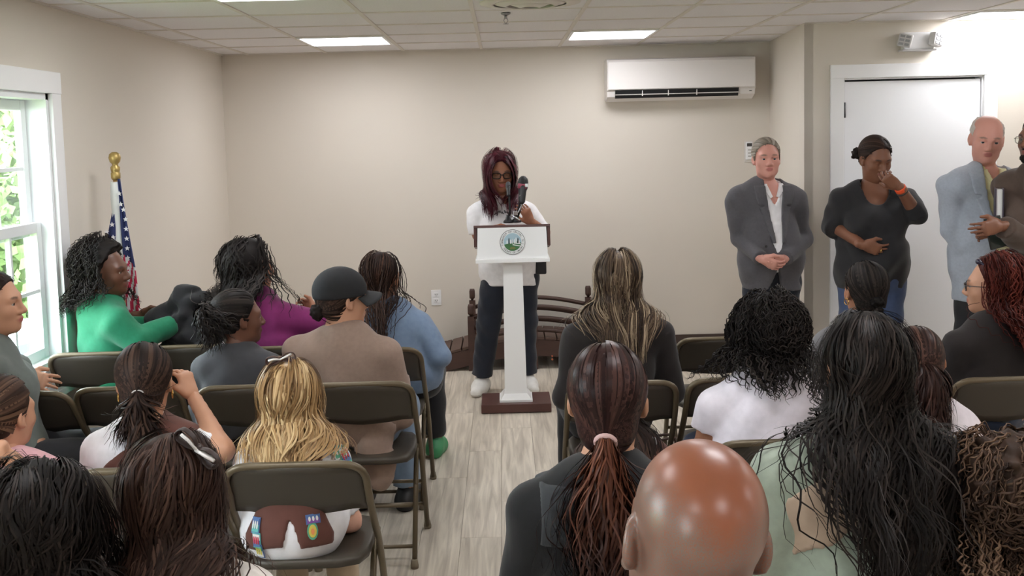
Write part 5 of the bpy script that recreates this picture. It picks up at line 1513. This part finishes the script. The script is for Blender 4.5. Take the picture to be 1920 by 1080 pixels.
f = seat_person('person with long blond hair, white bow and brown badge vest', (542, 676), 3.28, (546, 820), 3.16, R(0), R(-8), SK_LIGHT, k=.80, hs=.94, sw=.172, hair_t=.012,
    topm=cloth('shirt_white', (226, 224, 228), .8), topname='shirt', botm=M_khaki, sleeve=(.8, .8), d=.018, hem=.135)
HBL = hair_mat('hair_blond', (112, 84, 56), (176, 140, 96), (222, 194, 148), .38)
std_hair(f, HBL, length=.33, n=420, width=.0066, curl=(.006, .16), seed=8, stiff=.78, grav=.24, noise=.14, clear=(.004, .035), capt=.012, nape=-.075, lo=-.06, tone=.5)
bow(f, (-.01, -.05, .150), .048, -.2, [mat('bow_brown', (70, 46, 40), .6), mat('bow_white', (226, 222, 220), .7)])
vest = f.part('vest', f.torso_ops(f.g, .025, .95) + [cut(f.P + V(0, 0, -.035), V(0, 0, -1)), fn(lambda P, N=f.N, k=f.k: np.abs(P[..., 0]) - (.118 + .05 * np.clip((N[2] - P[..., 2] - .12) / .1, 0, 1)) * k), fn(lambda P, f=f: np.where(np.abs(P[..., 0] - .012) < .026, f.P[2] - .035 + .10 * (1 - np.abs(P[..., 0] - .012) / .026) - P[..., 2], -1.0))], .008, M_sash, f.wr)
for (x, y, sz, cs, kd) in ((627, 852, (.060, .048), (BW, BG, BT, BW), 0), (659, 848, (.060, .060), (BG, BB, BW, BR), 0), (623, 832, (.045, .026), (BW, BO, BR, BW), 1), (655, 868, (.05, .028), (BR, BP, BR, BW), 1)):
    patch_on(f, f.px(x, y, 3.22), sz, cs, vest, kind=kd)
for (x, z, sz, cs, kd) in ((.10, .60, (.045, .03), (BB, BP, BB, BW), 0), (.095, .555, (.034, .055), (BG, BY, BO, BW), 1), (-.12, .58, (.03, .05), (BB, BT, BB, BW), 0), (-.115, .52, (.03, .05), (BT, BB, BW, BR), 0), (-.11, .47, (.028, .05), (BB, BW, BG, BY), 0)):
    patch_on(f, V(x, -.16, z), sz, cs, vest, kind=kd)

f = seat_person('person in a pink hooded top with a brown ponytail at the left edge', (0, 700), 3.05, (26, 850), 3.05, R(-10), R(-18), SK_TAN, k=.84, hs=.95, sw=.18, hair_t=.012,
    topm=cloth('fleece_pink', (198, 152, 158), .9, scale=50), topname='hooded_top', botm=M_jean, d=.022, wr=.007,
    arms=lambda f: [None, (f.S[1] + V(-.06, .02, -.22), f.px(8, 850, 2.92))], hands=lambda f: (None, HW(f, (.1, .3, -1), (1, 0, 0), (0, 1, 0), .6)))
HM = hair_mat('hair_midbrown', (44, 32, 26), (70, 50, 40), (110, 84, 66))
f.hair_mesh('hair', [scalp_lines(f, (.0, -.112, .02), 180, .0055), pony(f, (0, -.12, .02), (0, -.8, -.2), .28, 90, .007, .4, (.006, .1), 22)], HM, [f.vol(f.cap_ops(.008, nape=-.06), .006)])
f.part('hood', [rc(f.N + V(-.06, -.05, .0), f.N + V(.06, -.05, .0), .038, .038, .03), rc(f.N + V(-.06, -.05, .0), f.N + V(-.055, .05, -.01), .038, .022, .03), rc(f.N + V(.06, -.05, .0), f.N + V(.055, .05, -.01), .038, .022, .03)], .008, MATS['fleece_pink'], wrinkle(.004, 22))

# ================= nearest row, left side
f = seat_person('person with wavy jet-black hair at the lower left corner', (72, 868), 1.92, (60, 1040), 1.92, R(-6), R(-14), SK_TAN, k=.95, sw=.165, hair_t=.018,
    topm=cloth('knit_black', (30, 28, 30), .85), topname='sweater', botm=M_blackpant)
HJ = hair_mat('hair_jet', (14, 11, 10), (27, 22, 20), (56, 47, 43), .5)
std_hair(f, HJ, length=.42, n=760, width=.0044, clump=14, curl=(.010, .13), seed=10, stiff=.8, grav=.2, noise=.22, msub=24, W=.13, clear=(.004, .05), capt=.018, nape=-.08, lo=-.06, capnoise=wrinkle(.003, 60), outw=.6)

f = seat_person('person with long wavy dark brown hair and a bow, in a badge-covered sash', (322, 812), 2.12, (330, 1000), 2.12, R(-4), R(-10), SK_TAN, k=.85, hs=.96, sw=.185, hair_t=.014,
    topm=cloth('shirt_cream', (214, 206, 200), .85), topname='shirt', botm=M_khaki, sleeve=(.7, .7),
    arms=lambda f: [(f.S[0] + V(.07, .03, -.20), V(.17, .22, .66)), None])
HDB = hair_mat('hair_chestnut', (34, 23, 19), (56, 39, 33), (100, 74, 62), .5)
std_hair(f, HDB, length=.50, n=760, width=.0046, clump=14, curl=(.009, .17), seed=11, stiff=.78, grav=.24, noise=.15, msub=24, W=.07, clear=(.004, .036), capt=.014, nape=-.08, lo=-.06, outw=.5)
bow(f, (.085, -.05, .118), .055, .75, [mat('bow_darkbrown', (48, 32, 28), .5), mat('bow_white', (226, 222, 220), .7)])
sash = band(f, 'sash', M_sash, -1, 0, 0, .19)
k_ = 0
for zz in (.80, .74, .68, .62):
    for xx in (.06, .11, .16):
        patch_on(f, V(xx, -.18, zz), (.036, .036), [(BY, BG, BW, BR), (BP, BT, BP, BW), (BW, BB, BO, BY), (BG, BY, BG, BW)][k_ % 4], sash, kind=k_ % 2); k_ += 1

# ================= right side, front
f = seat_person('person with long blond-streaked hair and a black top in front of the lectern aisle', (1156, 470), 4.36, (1140, 640), 4.30, R(4), R(0), SK_LIGHT, sw=.178, g=1.02, hair_t=.012, pitch=R(2),
    topm=cloth('jersey_black', (36, 31, 31), .85), topname='top', botm=M_blackpant, neckline=None)
HST = hair_mat('hair_streaked', (50, 39, 33), (98, 80, 64), (190, 168, 140), .45, pos=(.2, .58, 1.0))
std_hair(f, HST, length=.42, n=520, width=.0052, clump=12, curl=(.004, .2), seed=13, stiff=.75, grav=.27, noise=.14, clear=(.004, .036), capt=.012, nape=-.08, lo=-.06, tone=.4, outw=.1)

f = seat_person('person with a low dark bun and gold hoop earring in a grey jacket', (1622, 489), 4.45, (1606, 640), 4.45, R(0), R(6), SK_BROWN, sw=.175, hair_t=.010,
    topm=cloth('wool_grey', (104, 102, 104), .85), topname='jacket', botm=M_blackpant, d=.018)
f.hair_mesh('hair', [scalp_lines(f, (.0, -.105, -.05), 220, .005), pony(f, (0, -.115, -.05), (0, -.5, -1), .30, 80, .006, .3, (.004, .05), 17)], HB, [f.vol(f.cap_ops(.008, nape=-.06), .006)])
f.part('bun', [el(f.T(0, -.112, -.035), V(.032, .026, .03), f.Rm, .01)], .005, HB, wrinkle(.003, 130))
earring(f, -1)

f = seat_person('person with long dark red curls, glasses and a black top', (1862, 476), 4.25, (1846, 640), 4.22, R(14), R(58), SK_TAN, sw=.19, g=1.06, hair_t=.016, heavy=.3,
    topm=cloth('jersey_black', (36, 31, 31), .85), topname='top', botm=M_jean, hem=.02)
HR = hair_mat('hair_darkred', (48, 18, 16), (78, 32, 26), (116, 54, 44), .42)
std_hair(f, HR, length=.50, n=480, width=.0060, curl=(.008, .045), seed=14, tube=True, stiff=.78, grav=.25, noise=.16, msub=40, cx=.07, W=.12, clear=(.004, .05), capt=.018, nape=-.08, lo=-.06, line=((.056, .10), (-.01, -.025)), fr=.035)
f.glasses(mat('glasses_dark', (44, 36, 40), .3))
gm = MB()
f.part('sunglasses', [rc(f.T(-.055, .05, .108), f.T(.055, .05, .108), .012, .012, .01, None), rc(f.T(-.055, .05, .108), f.T(-.088, -.03, .07), .006, .005, .01), rc(f.T(.055, .05, .108), f.T(.088, -.03, .07), .006, .005, .01)], .005, mat('sunglass', (50, 44, 60), .2), None, None, 'sunglasses pushed up on the hair')

# ================= right side, middle
f = seat_person('person with a full black curly bob and a white top', (1436, 548), 3.48, (1420, 740), 3.46, R(2), R(-4), SK_BROWN, sw=.182, g=1.05, hair_t=.036,
    topm=cloth('cotton_white', (220, 212, 220), .8), topname='top', botm=M_jean, sleeve=(1.3, .3), d=.018, wr=.005)
std_hair(f, HB, length=.24, n=520, W=.15, width=.0062, curl=(.009, .038), seed=15, tube=True, stiff=.82, grav=.18, noise=.4, msub=38, clear=(.004, .07), capt=.034, nape=-.10, lo=-.07, back=.4, capnoise=wrinkle(.004, 70), outw=1.0)

f = seat_person('person with mid-brown hair in a white sleeveless top', (1722, 610), 3.46, (1792, 780), 3.44, R(-8), R(-12), SK_BROWN, k=.88, hs=.97, sw=.178, hair_t=.012, roll=R(-10),
    topm=cloth('cotton_white', (220, 212, 220), .8), topname='top', botm=M_jean, sleeve=(0, 0), d=.010,
    neckline=lambda f: [fn(lambda P, N=f.N: np.where(P[..., 2] > N[2] - .14, np.abs(P[..., 0]) - .125, -1))])
HMB = hair_mat('hair_brownred', (36, 24, 22), (56, 38, 34), (88, 62, 54), .42)
f.hair_mesh('hair', [scalp_lines(f, (.0, -.115, .0), 200, .006), pony(f, (.0, -.12, -.0), (.3, -.6, -.6), .27, 260, .0058, .7, (.004, .2), 18, .8, .25, (.006, .07), .03, .2, 22)], HMB, [f.vol(f.cap_ops(.010, nape=-.07), .006)])

f = seat_person('person in a white shirt and brown sash, mostly hidden behind the long ponytail', (1150, 700), 3.35, (1208, 850), 3.35, R(8), R(10), SK_TAN, k=.80, hs=.92, sw=.172, hair_t=.012,
    topm=cloth('shirt_white', (226, 224, 228), .8), topname='shirt', botm=M_khaki, sleeve=(.8, .8))
std_hair(f, HD, length=.30, n=160, width=.008, seed=19, capt=.012)
band(f, 'sash', M_sash, 1, 0, 0, .12)

# ================= right side, nearest
f = seat_person('person with a long reddish-brown ponytail in a black fleece over a white collar', (1138, 641), 2.28, (1128, 900), 2.30, R(2), R(-9), SK_TAN, sw=.168, g=1.0, hair_t=.010, hs=1.02,
    topm=cloth('fleece_black', (26, 26, 28), .92, scale=80), topname='fleece', botm=M_jean, d=.018, wr=.005, sh_dz=(-.01, -.01))
HP = hair_mat('hair_auburntail', (34, 22, 22), (52, 34, 32), (82, 56, 50), .33)
HPT = hair_mat('hair_tail', (62, 34, 24), (96, 54, 38), (134, 84, 62), .36, tip=(46, 32, 30))
f.hair_mesh('hair', [scalp_lines(f, (.0, -.108, -.062), 300, .0058, 5, .010)], HP, [f.vol(f.cap_ops(.008, nape=-.075), .005, .35)])
hp = pony(f, (0, -.118, -.068), (0, -.5, -.8), .36, 300, .0056, .38, (.012, .13), 23, .8, .3, (.006, .045), .024, .34, 32)
f.hair_mesh('ponytail', [hp], HPT)
torus('hair_tie', f.T(0, -.114, -.064), f.Rm @ V(0, -1, -.6), .021, .006, mat('tie_pink', (214, 178, 176), .6), f.root)
f.part('collar', [rc(f.N + V(0, -.004, -.012), f.N + V(0, .008, .036), .072, .064, .01, None, 3)], .006, mat('collar_grey', (52, 56, 58), .9))
f.part('shirt_collar', [rc(f.N + V(0, .012, .0), f.N + V(0, .022, .052), .062, .060, .01, None, 3)], .006, MATS['shirt_white'])
f.part('yoke', f.torso_ops(f.g, .024, .95) + [cut(f.N + V(0, 0, -.125), V(0, 0, -1)), fn(lambda P, N=f.N: np.abs(P[..., 0]) - .152), cut(f.N + V(0, 0, .0), V(0, 0, 1))], .007, cloth('yoke_grey', (50, 52, 55), .85), f.wr)

f = seat_person('person in a sage green top with very long wavy black hair and a khaki sash', (1622, 584), 2.12, (1606, 930), 2.12, R(0), R(0), SK_TAN, sw=.182, g=1.06, hair_t=.010, hs=.96, pitch=R(3),
    topm=cloth('jersey_sage', (142, 150, 136), .85, scale=50), topname='top', botm=M_jean, d=.016, wr=.006, hem=.05)
std_hair(f, HJ, length=.64, n=420, width=.0044, clump=10, curl=(.014, .15), seed=16, stiff=.76, grav=.25, noise=.26, msub=32, W=.095, att=.26, seg=20, clear=(.003, .024), capt=.010, nape=-.09, lo=-.06, outw=.1, lvar=.34, taper=.12)
band(f, 'sash', M_sashk, 1, 0, 0, .112, pts=((.10, .035), (-.20, -.165)))

stub = lambda L: np.clip(.95 - (L[:, 2] - (-.02 + .20 * np.abs(L[:, 0]) / .08 * .35 + .02)) / .05, 0, 1) * np.clip((.07 - L[:, 1]) / .03, 0, 1) * np.clip((L[:, 2] + .13) / .02, 0, 1)
f = seat_person('bald person with grey stubble seen from behind, lowest and largest in the picture', (1300, 824), 1.22, (1300, 1200), 1.22, R(4), R(5), SK_BALD, sw=.20, g=1.1, hair_t=.0, fem=False, heavy=.4, hh=.0042, roll=R(6), hs=1.03, pitch=R(4),
    topm=cloth('shirt_navy', (40, 46, 62), .85), topname='shirt', botm=M_blackpant, mask=stub)

f = seat_person('person with brown corkscrew curls at the lower right corner', (1888, 806), 2.02, (1900, 1000), 2.02, R(6), R(8), SK_TAN, k=.9, sw=.175, hair_t=.040,
    topm=cloth('shirt_cream', (214, 206, 200), .85), topname='shirt', botm=M_jean, sleeve=(.8, .8))
HC = hair_mat('hair_corkscrew', (38, 28, 23), (74, 55, 44), (132, 104, 84), .55)
std_hair(f, HC, length=.27, n=900, W=.15, width=.0058, curl=(.010, .030), seed=17, tube=True, stiff=.84, grav=.15, noise=.5, msub=42, clear=(.004, .065), capt=.034, nape=-.09, lo=-.07, back=.4, capnoise=wrinkle(.005, 80), outw=1.2)
# ================= standing people, facing the room
FA = lambda d, t, n, curl=.5, **k: None
# speaker
f = stand_person('speaker with long burgundy hair, glasses and a white tee behind the lectern', (937, 285), 6.86, (956, 512), 6.88, PI, PI + R(6), SK_SPK, pelvis_z=.86, sw=.166, g=1.0, hs=1.06, pitch=R(8), heavy=.4, hair_t=.010, down=True,
    feet=[(.21, .06), (-.10, .02)],
    arms=lambda f: [(f.px(898, 440, 6.86), f.px(918, 432, 6.64)), (f.px(1019, 436, 6.84), f.px(996, 416, 6.66))],
    hands=lambda f: (HW(f, (.7, -.7, .1), (.3, .6, .5), (0, 0, -1), .35), HW(f, (-.35, -.3, .75), (-.7, -.5, -.2), (-.5, .6, 0), .5)))
M_tee = cloth('tee_white', (228, 226, 228), .8)
upper(f, 'tee_shirt', M_tee, .015, .15, (.98, .98), 1.0, .02, .004, droop=.012, hem_n=(0, .25, -1), after=True, keep=lambda P, f=f: .062 - np.sqrt(P[..., 0] ** 2 + (P[..., 1] - f.N[1] - .03) ** 2 + ((P[..., 2] - f.N[2] - .02) * 1.0) ** 2))
trousers(f, M_navypant, 1.93, .020, .012)
M_snk = cloth('sneaker_white', (222, 220, 216), .55); shoes(f, M_snk)
for i in (0, 1):
    A, Tt = f.legs[i][2], f.legs[i][3]; u = Tt - A; u[2] = 0; u /= np.linalg.norm(u)
    for q in (.05, .075, .10):
        c = A + u * q + V(0, 0, .008 - q * .35); s_ = np.cross(u, V(0, 0, 1))
        MB().tube([Vector(tuple(c - s_ * .022)), Vector(tuple(c + V(0, 0, .010))), Vector(tuple(c + s_ * .022))], .0035, 6).build('lace', M_white, f.root)
f.glasses(mat('glasses_black', (24, 20, 20), .3), .0265, .019, .003)
HBU = hair_mat('hair_burgundy', (34, 16, 20), (72, 26, 36), (104, 44, 56), .42)
f.hair_mesh('hair', f.long_hair(HBU, length=.38, n=520, width=.0054, seed=21, stiff=.74, grav=.28, noise=.06, clear=(.004, .05), back=-.15, lo=-.05, hug=.8, W=.105, bk=.3, att=.5, curl=(.002, .2)), HBU, [f.vol(f.cap_ops(.012, ((.068, .100), (.030, -.05)), -.09), .005, .35)])
MB().box(Vector(tuple(f.px(1014, 500, 6.82))), (.075, .05, .10), None, .012).build('hip_pouch', mat('pouch_black', (24, 24, 28), .5), f.root)
# shirt print: illegible script strokes
ink = mat('shirt_ink', (44, 44, 48), .7)
tops = f.torso_ops(f.g, .0205, 1.0, belly=.02)
rp = np.random.RandomState(3); pm = MB()
for (xa, xb, yy) in ((926, 962, 396), (984, 1002, 392)):
    x = xa
    while x < xb:
        pts = []
        for q in range(4):
            p0 = f.px(x + q * 1.3, yy + rp.uniform(-5, 5) - (x - 960) * .05, 6.75)
            p = np.array(p0)[None]
            for _ in range(4): d_, g_2 = grad_pts(tops, p); p = p - g_2 * d_[:, None]
            pts.append(Vector(tuple(p[0])))
        pm.tube(pts, .0035, 5); x += 5
pm.build('print', ink, f.root, 'stuff')

# man in the dark grey blazer
f = stand_person('grey-haired person in a dark grey blazer and white polo, hands clasped', (1437, 258), 6.42, (1446, 520), 6.44, PI, PI + R(-3), SK_ROSY, pelvis_z=.90, sw=.190, g=.96, fem=False, heavy=.3, hair_t=.010, mask=None, iris=(70, 80, 90),
    arms=lambda f: [(f.px(1388, 447, 6.46), f.px(1428, 486, 6.22)), (f.px(1506, 447, 6.46), f.px(1470, 486, 6.22))],
    hands=lambda f: (HW(f, (.85, -.35, -.42), (.1, -.5, .8), (0, .8, .3), .5), HW(f, (-.9, -.2, -.38), (-.1, -.6, .7), (0, .9, .3), .75)))
M_polo = cloth('polo_white', (226, 224, 226), .8); M_blz = cloth('blazer_charcoal', (78, 76, 80), .85, scale=70)
upper(f, 'polo', M_polo, .012, .05, (0, 0), 0, .03, keep=open_neck(f))
vf = lambda z, f=f: np.interp(z, [f.P[2] - .2, f.P[2] - .05, f.P[2] + .06, f.N[2] - .02, f.N[2] + .05], [.05, .012, .012, .058, .062])
jacket(f, M_blz, .028, .17, vf, (1.97, 1.97), .02, .0045, (.060, .34), sd=.020)
shirt_collar(f, M_polo)
trousers(f, M_navypant); shoes(f, M_shoe_b)
MB().lathe(Vector(tuple(f.px(1436, 462, 6.20))), [(.009, 0), (.009, .003)], 10, 'Y').build('button', mat('button_dark', (40, 38, 42), .4), f.root)
for z in (.30, .24):
    pass
HG = hair_mat('hair_grey', (104, 96, 86), (136, 126, 114), (172, 164, 154), .5)
f.hair_mesh('hair', [scalp_lines(f, (.02, -.10, .03), 420, .0052, 7, .010, fr=.07)], HG, [f.vol(f.cap_ops(.009, ((.060, .094), (.006, .0)), -.035), .005, .5)])
for sgn in (1, -1): f.part('sideburn', [el(f.T(sgn * .077, .006, .012), V(.007, .016, .03), f.Rm, .01)], .0045, HG)

# woman in black with her hand at her face
f = stand_person('person in a loose black top wiping the face with one hand, orange watch band', (1642, 256), 6.02, (1634, 490), 6.04, PI, PI + R(10), SK_DARK, pelvis_z=.88, sw=.19, g=1.10, fem=True, heavy=.5, pitch=R(20), hair_t=.010, down=True,
    arms=lambda f: [(f.px(1563, 422, 6.08), f.px(1618, 460, 5.84)), (f.px(1716, 398, 5.92), f.px(1686, 350, 5.84))],
    hands=lambda f: (HW(f, (.95, -.1, -.30), (.2, -.35, .8), (0, 1, 0), .3), HW(f, (-.75, .05, .55), (-.35, .5, -.65), (-.1, 1, .1), (.7, .75, .9, 1.0))))
M_blk = cloth('jersey_soft_black', (32, 31, 33), .85)
upper(f, 'top', M_blk, .024, .09, (1.12, 1.02), 1.25, .04, .007, lambda P, f=f: np.where((P[..., 1] > f.N[1] - .02), .082 - np.sqrt(P[..., 0] ** 2 + ((P[..., 2] - f.N[2] - .015) * .9) ** 2), -1.0), droop=.012, fold=lambda P, f=f: .009 * np.sin(P[:, 0] * 42 + 2 * np.sin(P[:, 2] * 6)) * np.clip((f.P[2] + .20 - P[:, 2]) / .25, 0, 1))
trousers(f, cloth('denim_blue', (58, 72, 102), .85, scale=40)); shoes(f, M_shoe_b)
vol = f.vol(f.cap_ops(.008, ((.062, .090), (.002, -.02)), -.06), .005)
f.hair_mesh('hair', [scalp_lines(f, (.055, -.10, .0), 260, .0052, 9)], HD, [vol])
f.part('bun', [el(f.T(.072, -.088, .0), V(.034, .03, .036) * 1.0, f.Rm, .01)], .005, HD, wrinkle(.004, 110))
earring(f, 1, False)
E_, W_ = f.arms[1]; u = (W_ - E_) / np.linalg.norm(W_ - E_); c = W_ - u * .018
f.part('watch_band', [rc(c - u * .013, c + u * .013, .034, .033, .01, None, 3)], .004, mat('band_orange', (232, 84, 40), .5), None, None, 'orange watch band')
f.part('bracelet', [rc(c - u * .030, c - u * .022, .0355, .0355, .01, None, 3)], .004, mat('bracelet_dark', (40, 40, 40), .5))
Mrg = M_gold
torus('ring', f.arms[0][1] + wdir(f, (.95, -.1, -.30)) * .105, wdir(f, (.95, -.1, -.3)), .0105, .0025, Mrg, f.root, 14, 'gold ring')

# man in the pale grey blazer
f = stand_person('balding white-haired person in a pale grey blazer and yellow polo, hand in pocket', (1851, 216), 5.62, (1852, 510), 5.64, PI, PI + R(-16), SK_ROSY, pelvis_z=.96, sw=.19, g=.96, fem=False, heavy=.4, pitch=R(12), roll=R(-5), hair_t=.004, hs=1.04, iris=(80, 90, 100), mask=None,
    arms=lambda f: [(f.px(1786, 432, 5.66), f.px(1812, 478, 5.58)), None],
    hands=lambda f: (HW(f, (.2, -.2, -1), (.4, -1, 0), (1, .3, 0), .5), None))
M_poly = cloth('polo_yellow', (214, 208, 164), .8); M_blg = cloth('blazer_palegrey', (150, 156, 166), .85, scale=70)
upper(f, 'polo', M_poly, .012, .10, (0, 0), 0, .03, keep=open_neck(f))
vf2 = lambda z, f=f: np.interp(z, [f.P[2] - .25, f.P[2] - .05, f.P[2] + .12, f.N[2] - .04, f.N[2] + .05], [.16, .07, .024, .072, .076])
jacket(f, M_blg, .030, .20, vf2, (1.97, 1.97), .02, .005, (.065, .36), x0=-.0, sd=.021)
shirt_collar(f, M_poly)
for q in range(3): MB().lathe(Vector(tuple(f.N + V(.0, .125 - q * .0, -.06 - q * .055))), [(.006, 0), (.006, .004)], 8, 'Y').build('button', mat('button_cream', (226, 220, 190), .4), f.root)
trousers(f, M_blackpant); shoes(f, M_shoe_b)
HWH = hair_mat('hair_white', (168, 158, 150), (196, 188, 182), (222, 216, 212), .5)
fr_ = f.cap_ops(.006, ((.03, .10), (.008, -.01)), -.05) + [cut(f.T(0, .03, .055), f.Rm @ V(0, .45, 1))]
f.hair_mesh('hair', [], HWH, [f.vol(fr_, .0045, .5, wrinkle(.0015, 160))])

# man in the brown jacket, cut by the right edge
f = stand_person('bearded person in a brown jacket and patterned tie, cut by the right edge', (1948, 214), 5.25, (2000, 520), 5.25, R(128), R(112), SK_DARK, pelvis_z=.95, sw=.185, g=.96, fem=False, heavy=.3, hair_t=.006,
    arms=lambda f: [(f.px(1925, 452, 5.12), f.px(1878, 424, 4.96)), (f.px(1905, 440, 5.38), f.px(1868, 432, 5.22))],
    hands=lambda f: (HW(f, (-1, -.1, -.12), (0, .1, 1), (0, 1, 0), .28, spread=.04), HW(f, (-1, -.15, -.1), (.1, -.2, 1), (0, -1, .2), .45)),
    mask=lambda L: np.clip((-.035 - L[:, 2]) / .015, 0, 1) * np.clip((L[:, 1] - .0) / .02, 0, 1) * (1 - np.clip(1.3 - np.sqrt((L[:, 0] / .026) ** 2 + ((L[:, 2] + .067) / .016) ** 2), 0, 1)))
M_brj = cloth('jacket_brown', (74, 60, 52), .85, scale=60); M_shb = cloth('shirt_patterned', (150, 118, 108), .8, (118, 86, 80), 55)
upper(f, 'shirt', M_shb, .012, .08, (0, 0), 0, .03)
vf3 = lambda z, f=f: np.interp(z, [f.P[2] - .25, f.P[2] - .05, f.P[2] + .12, f.N[2] - .04, f.N[2] + .05], [.14, .08, .07, .075, .070])
jacket(f, M_brj, .034, .20, vf3, (1.95, 1.95), .03, .007, (.06, .34), sd=.026)
shirt_collar(f, M_shb)
trousers(f, M_blackpant); shoes(f, M_shoe_b)
f.glasses(mat('glasses_wire', (120, 112, 104), .3, .7), .025, .018, .0018)
f.hair_mesh('hair', [], HB, [f.vol(f.cap_ops(.005, ((.066, .088), (.010, .0)), -.05), .0045, .3, wrinkle(.0015, 180))])
bd = [el(f.T(0, .045, -.098), V(.058, .056, .034), f.Rm, .02), el(f.T(.052, .025, -.065), V(.012, .03, .04), f.Rm, .02), el(f.T(-.052, .025, -.065), V(.012, .03, .04), f.Rm, .02), el(f.T(0, .088, -.052), V(.028, .012, .006), f.Rm, .01), el(f.T(0, .094, -.068), V(.024, .018, .010), f.Rm, .006, True)]
f.part('beard', bd, .0045, HB, wrinkle(.0015, 150))
# things in the hands of the person in the brown jacket
ph = at(1866, 436, 5.10)
fo = empty('phone', tuple(ph), 0, 'black phone in a case held by the person in the brown jacket', 'phone')
MB().box((0, 0, 0), (.085, .014, .165), Matrix.Rotation(R(-14), 3, 'Y'), .005).build('case', mat('phone_black', (22, 22, 24), .35), fo)
MB().box((-.0, -.0075, 0), (.074, .002, .15), Matrix.Rotation(R(-14), 3, 'Y')).build('screen', mat('phone_screen', (52, 60, 56), .12), fo)
pf = at(1879, 408, 5.24)
po = empty('folder', tuple(pf), R(-24), 'dark folder with pale pages tucked under the brown sleeve', 'folder')
boxo('cover', (-.035, -.012, -.15), (-.028, .19, .15), mat('folder_dark', (58, 50, 62), .5), po); boxo('cover', (.0, -.012, -.15), (.007, .19, .15), mat('folder_dark', (58, 50, 62), .5), po)
boxo('pages', (-.028, -.008, -.145), (.0, .185, .145), mat('paper', (206, 204, 202), .8), po)

# ---- black coat over the second front chair, bag on the floor
cp_ = at(335, 610, 5.02); cz = cp_.z
def blob(name, label, cat, ops, h, m, wr, base, rz=0):
    v, q = surface(ops, h, wr); o = link(name, np_mesh(name, v - np.array(base), q, m)); o.location = base; return tag(o, label, cat)
b0 = at(362, 646, 4.9)
bx_, by_ = b0.x, 4.98
P3 = lambda x, y, Y: V(*at(x, y, Y))
blob('coat', 'black coat draped over the chair back beside the green sweater', 'coat',
     [rc(P3(290, 605, 5.02), P3(352, 568, 5.10), .05, .075, .05), rc(P3(352, 568, 5.10), P3(395, 590, 5.12), .08, .07, .05), rc(P3(330, 620, 5.02), P3(388, 625, 5.06), .075, .08, .05), rc(P3(320, 660, 5.04), P3(395, 665, 5.06), .06, .06, .05), rc(P3(340, 600, 5.0), P3(375, 640, 4.98), .05, .05, .04)], .009, cloth('coat_black', (28, 27, 29), .9), wrinkle(.010, 26), (bx_, by_, .46))
bg_ = at(1252, 800, 4.55)
bag = empty('handbag', (bg_.x, 4.62, 0), R(20), 'dark patterned handbag on the floor between the chairs ahead of the white blouse', 'handbag')
v, q = surface([rc(V(-.11, 0, .07), V(.11, 0, .07), .07, .07, .04), rc(V(-.10, 0, .17), V(.10, 0, .17), .055, .055, .05), cut(V(0, 0, .004), V(0, 0, -1))], .009, wrinkle(.007, 30)); link('bag_body', np_mesh('bag_body', v, q, cloth('bag_dark', (48, 40, 38), .6, (86, 72, 66), 26)), bag)
for s in (-.03, .03): MB().tube(fillet([(-.08, s, .20), (-.07, s, .33), (.07, s, .33), (.08, s, .20)], .06), .007, 8).build('strap', mat('strap_brown', (70, 48, 40), .5), bag)
MB().tube([(-.10, -.045, .215), (.10, -.045, .215)], .004, 6).build('zip', M_steel, bag)
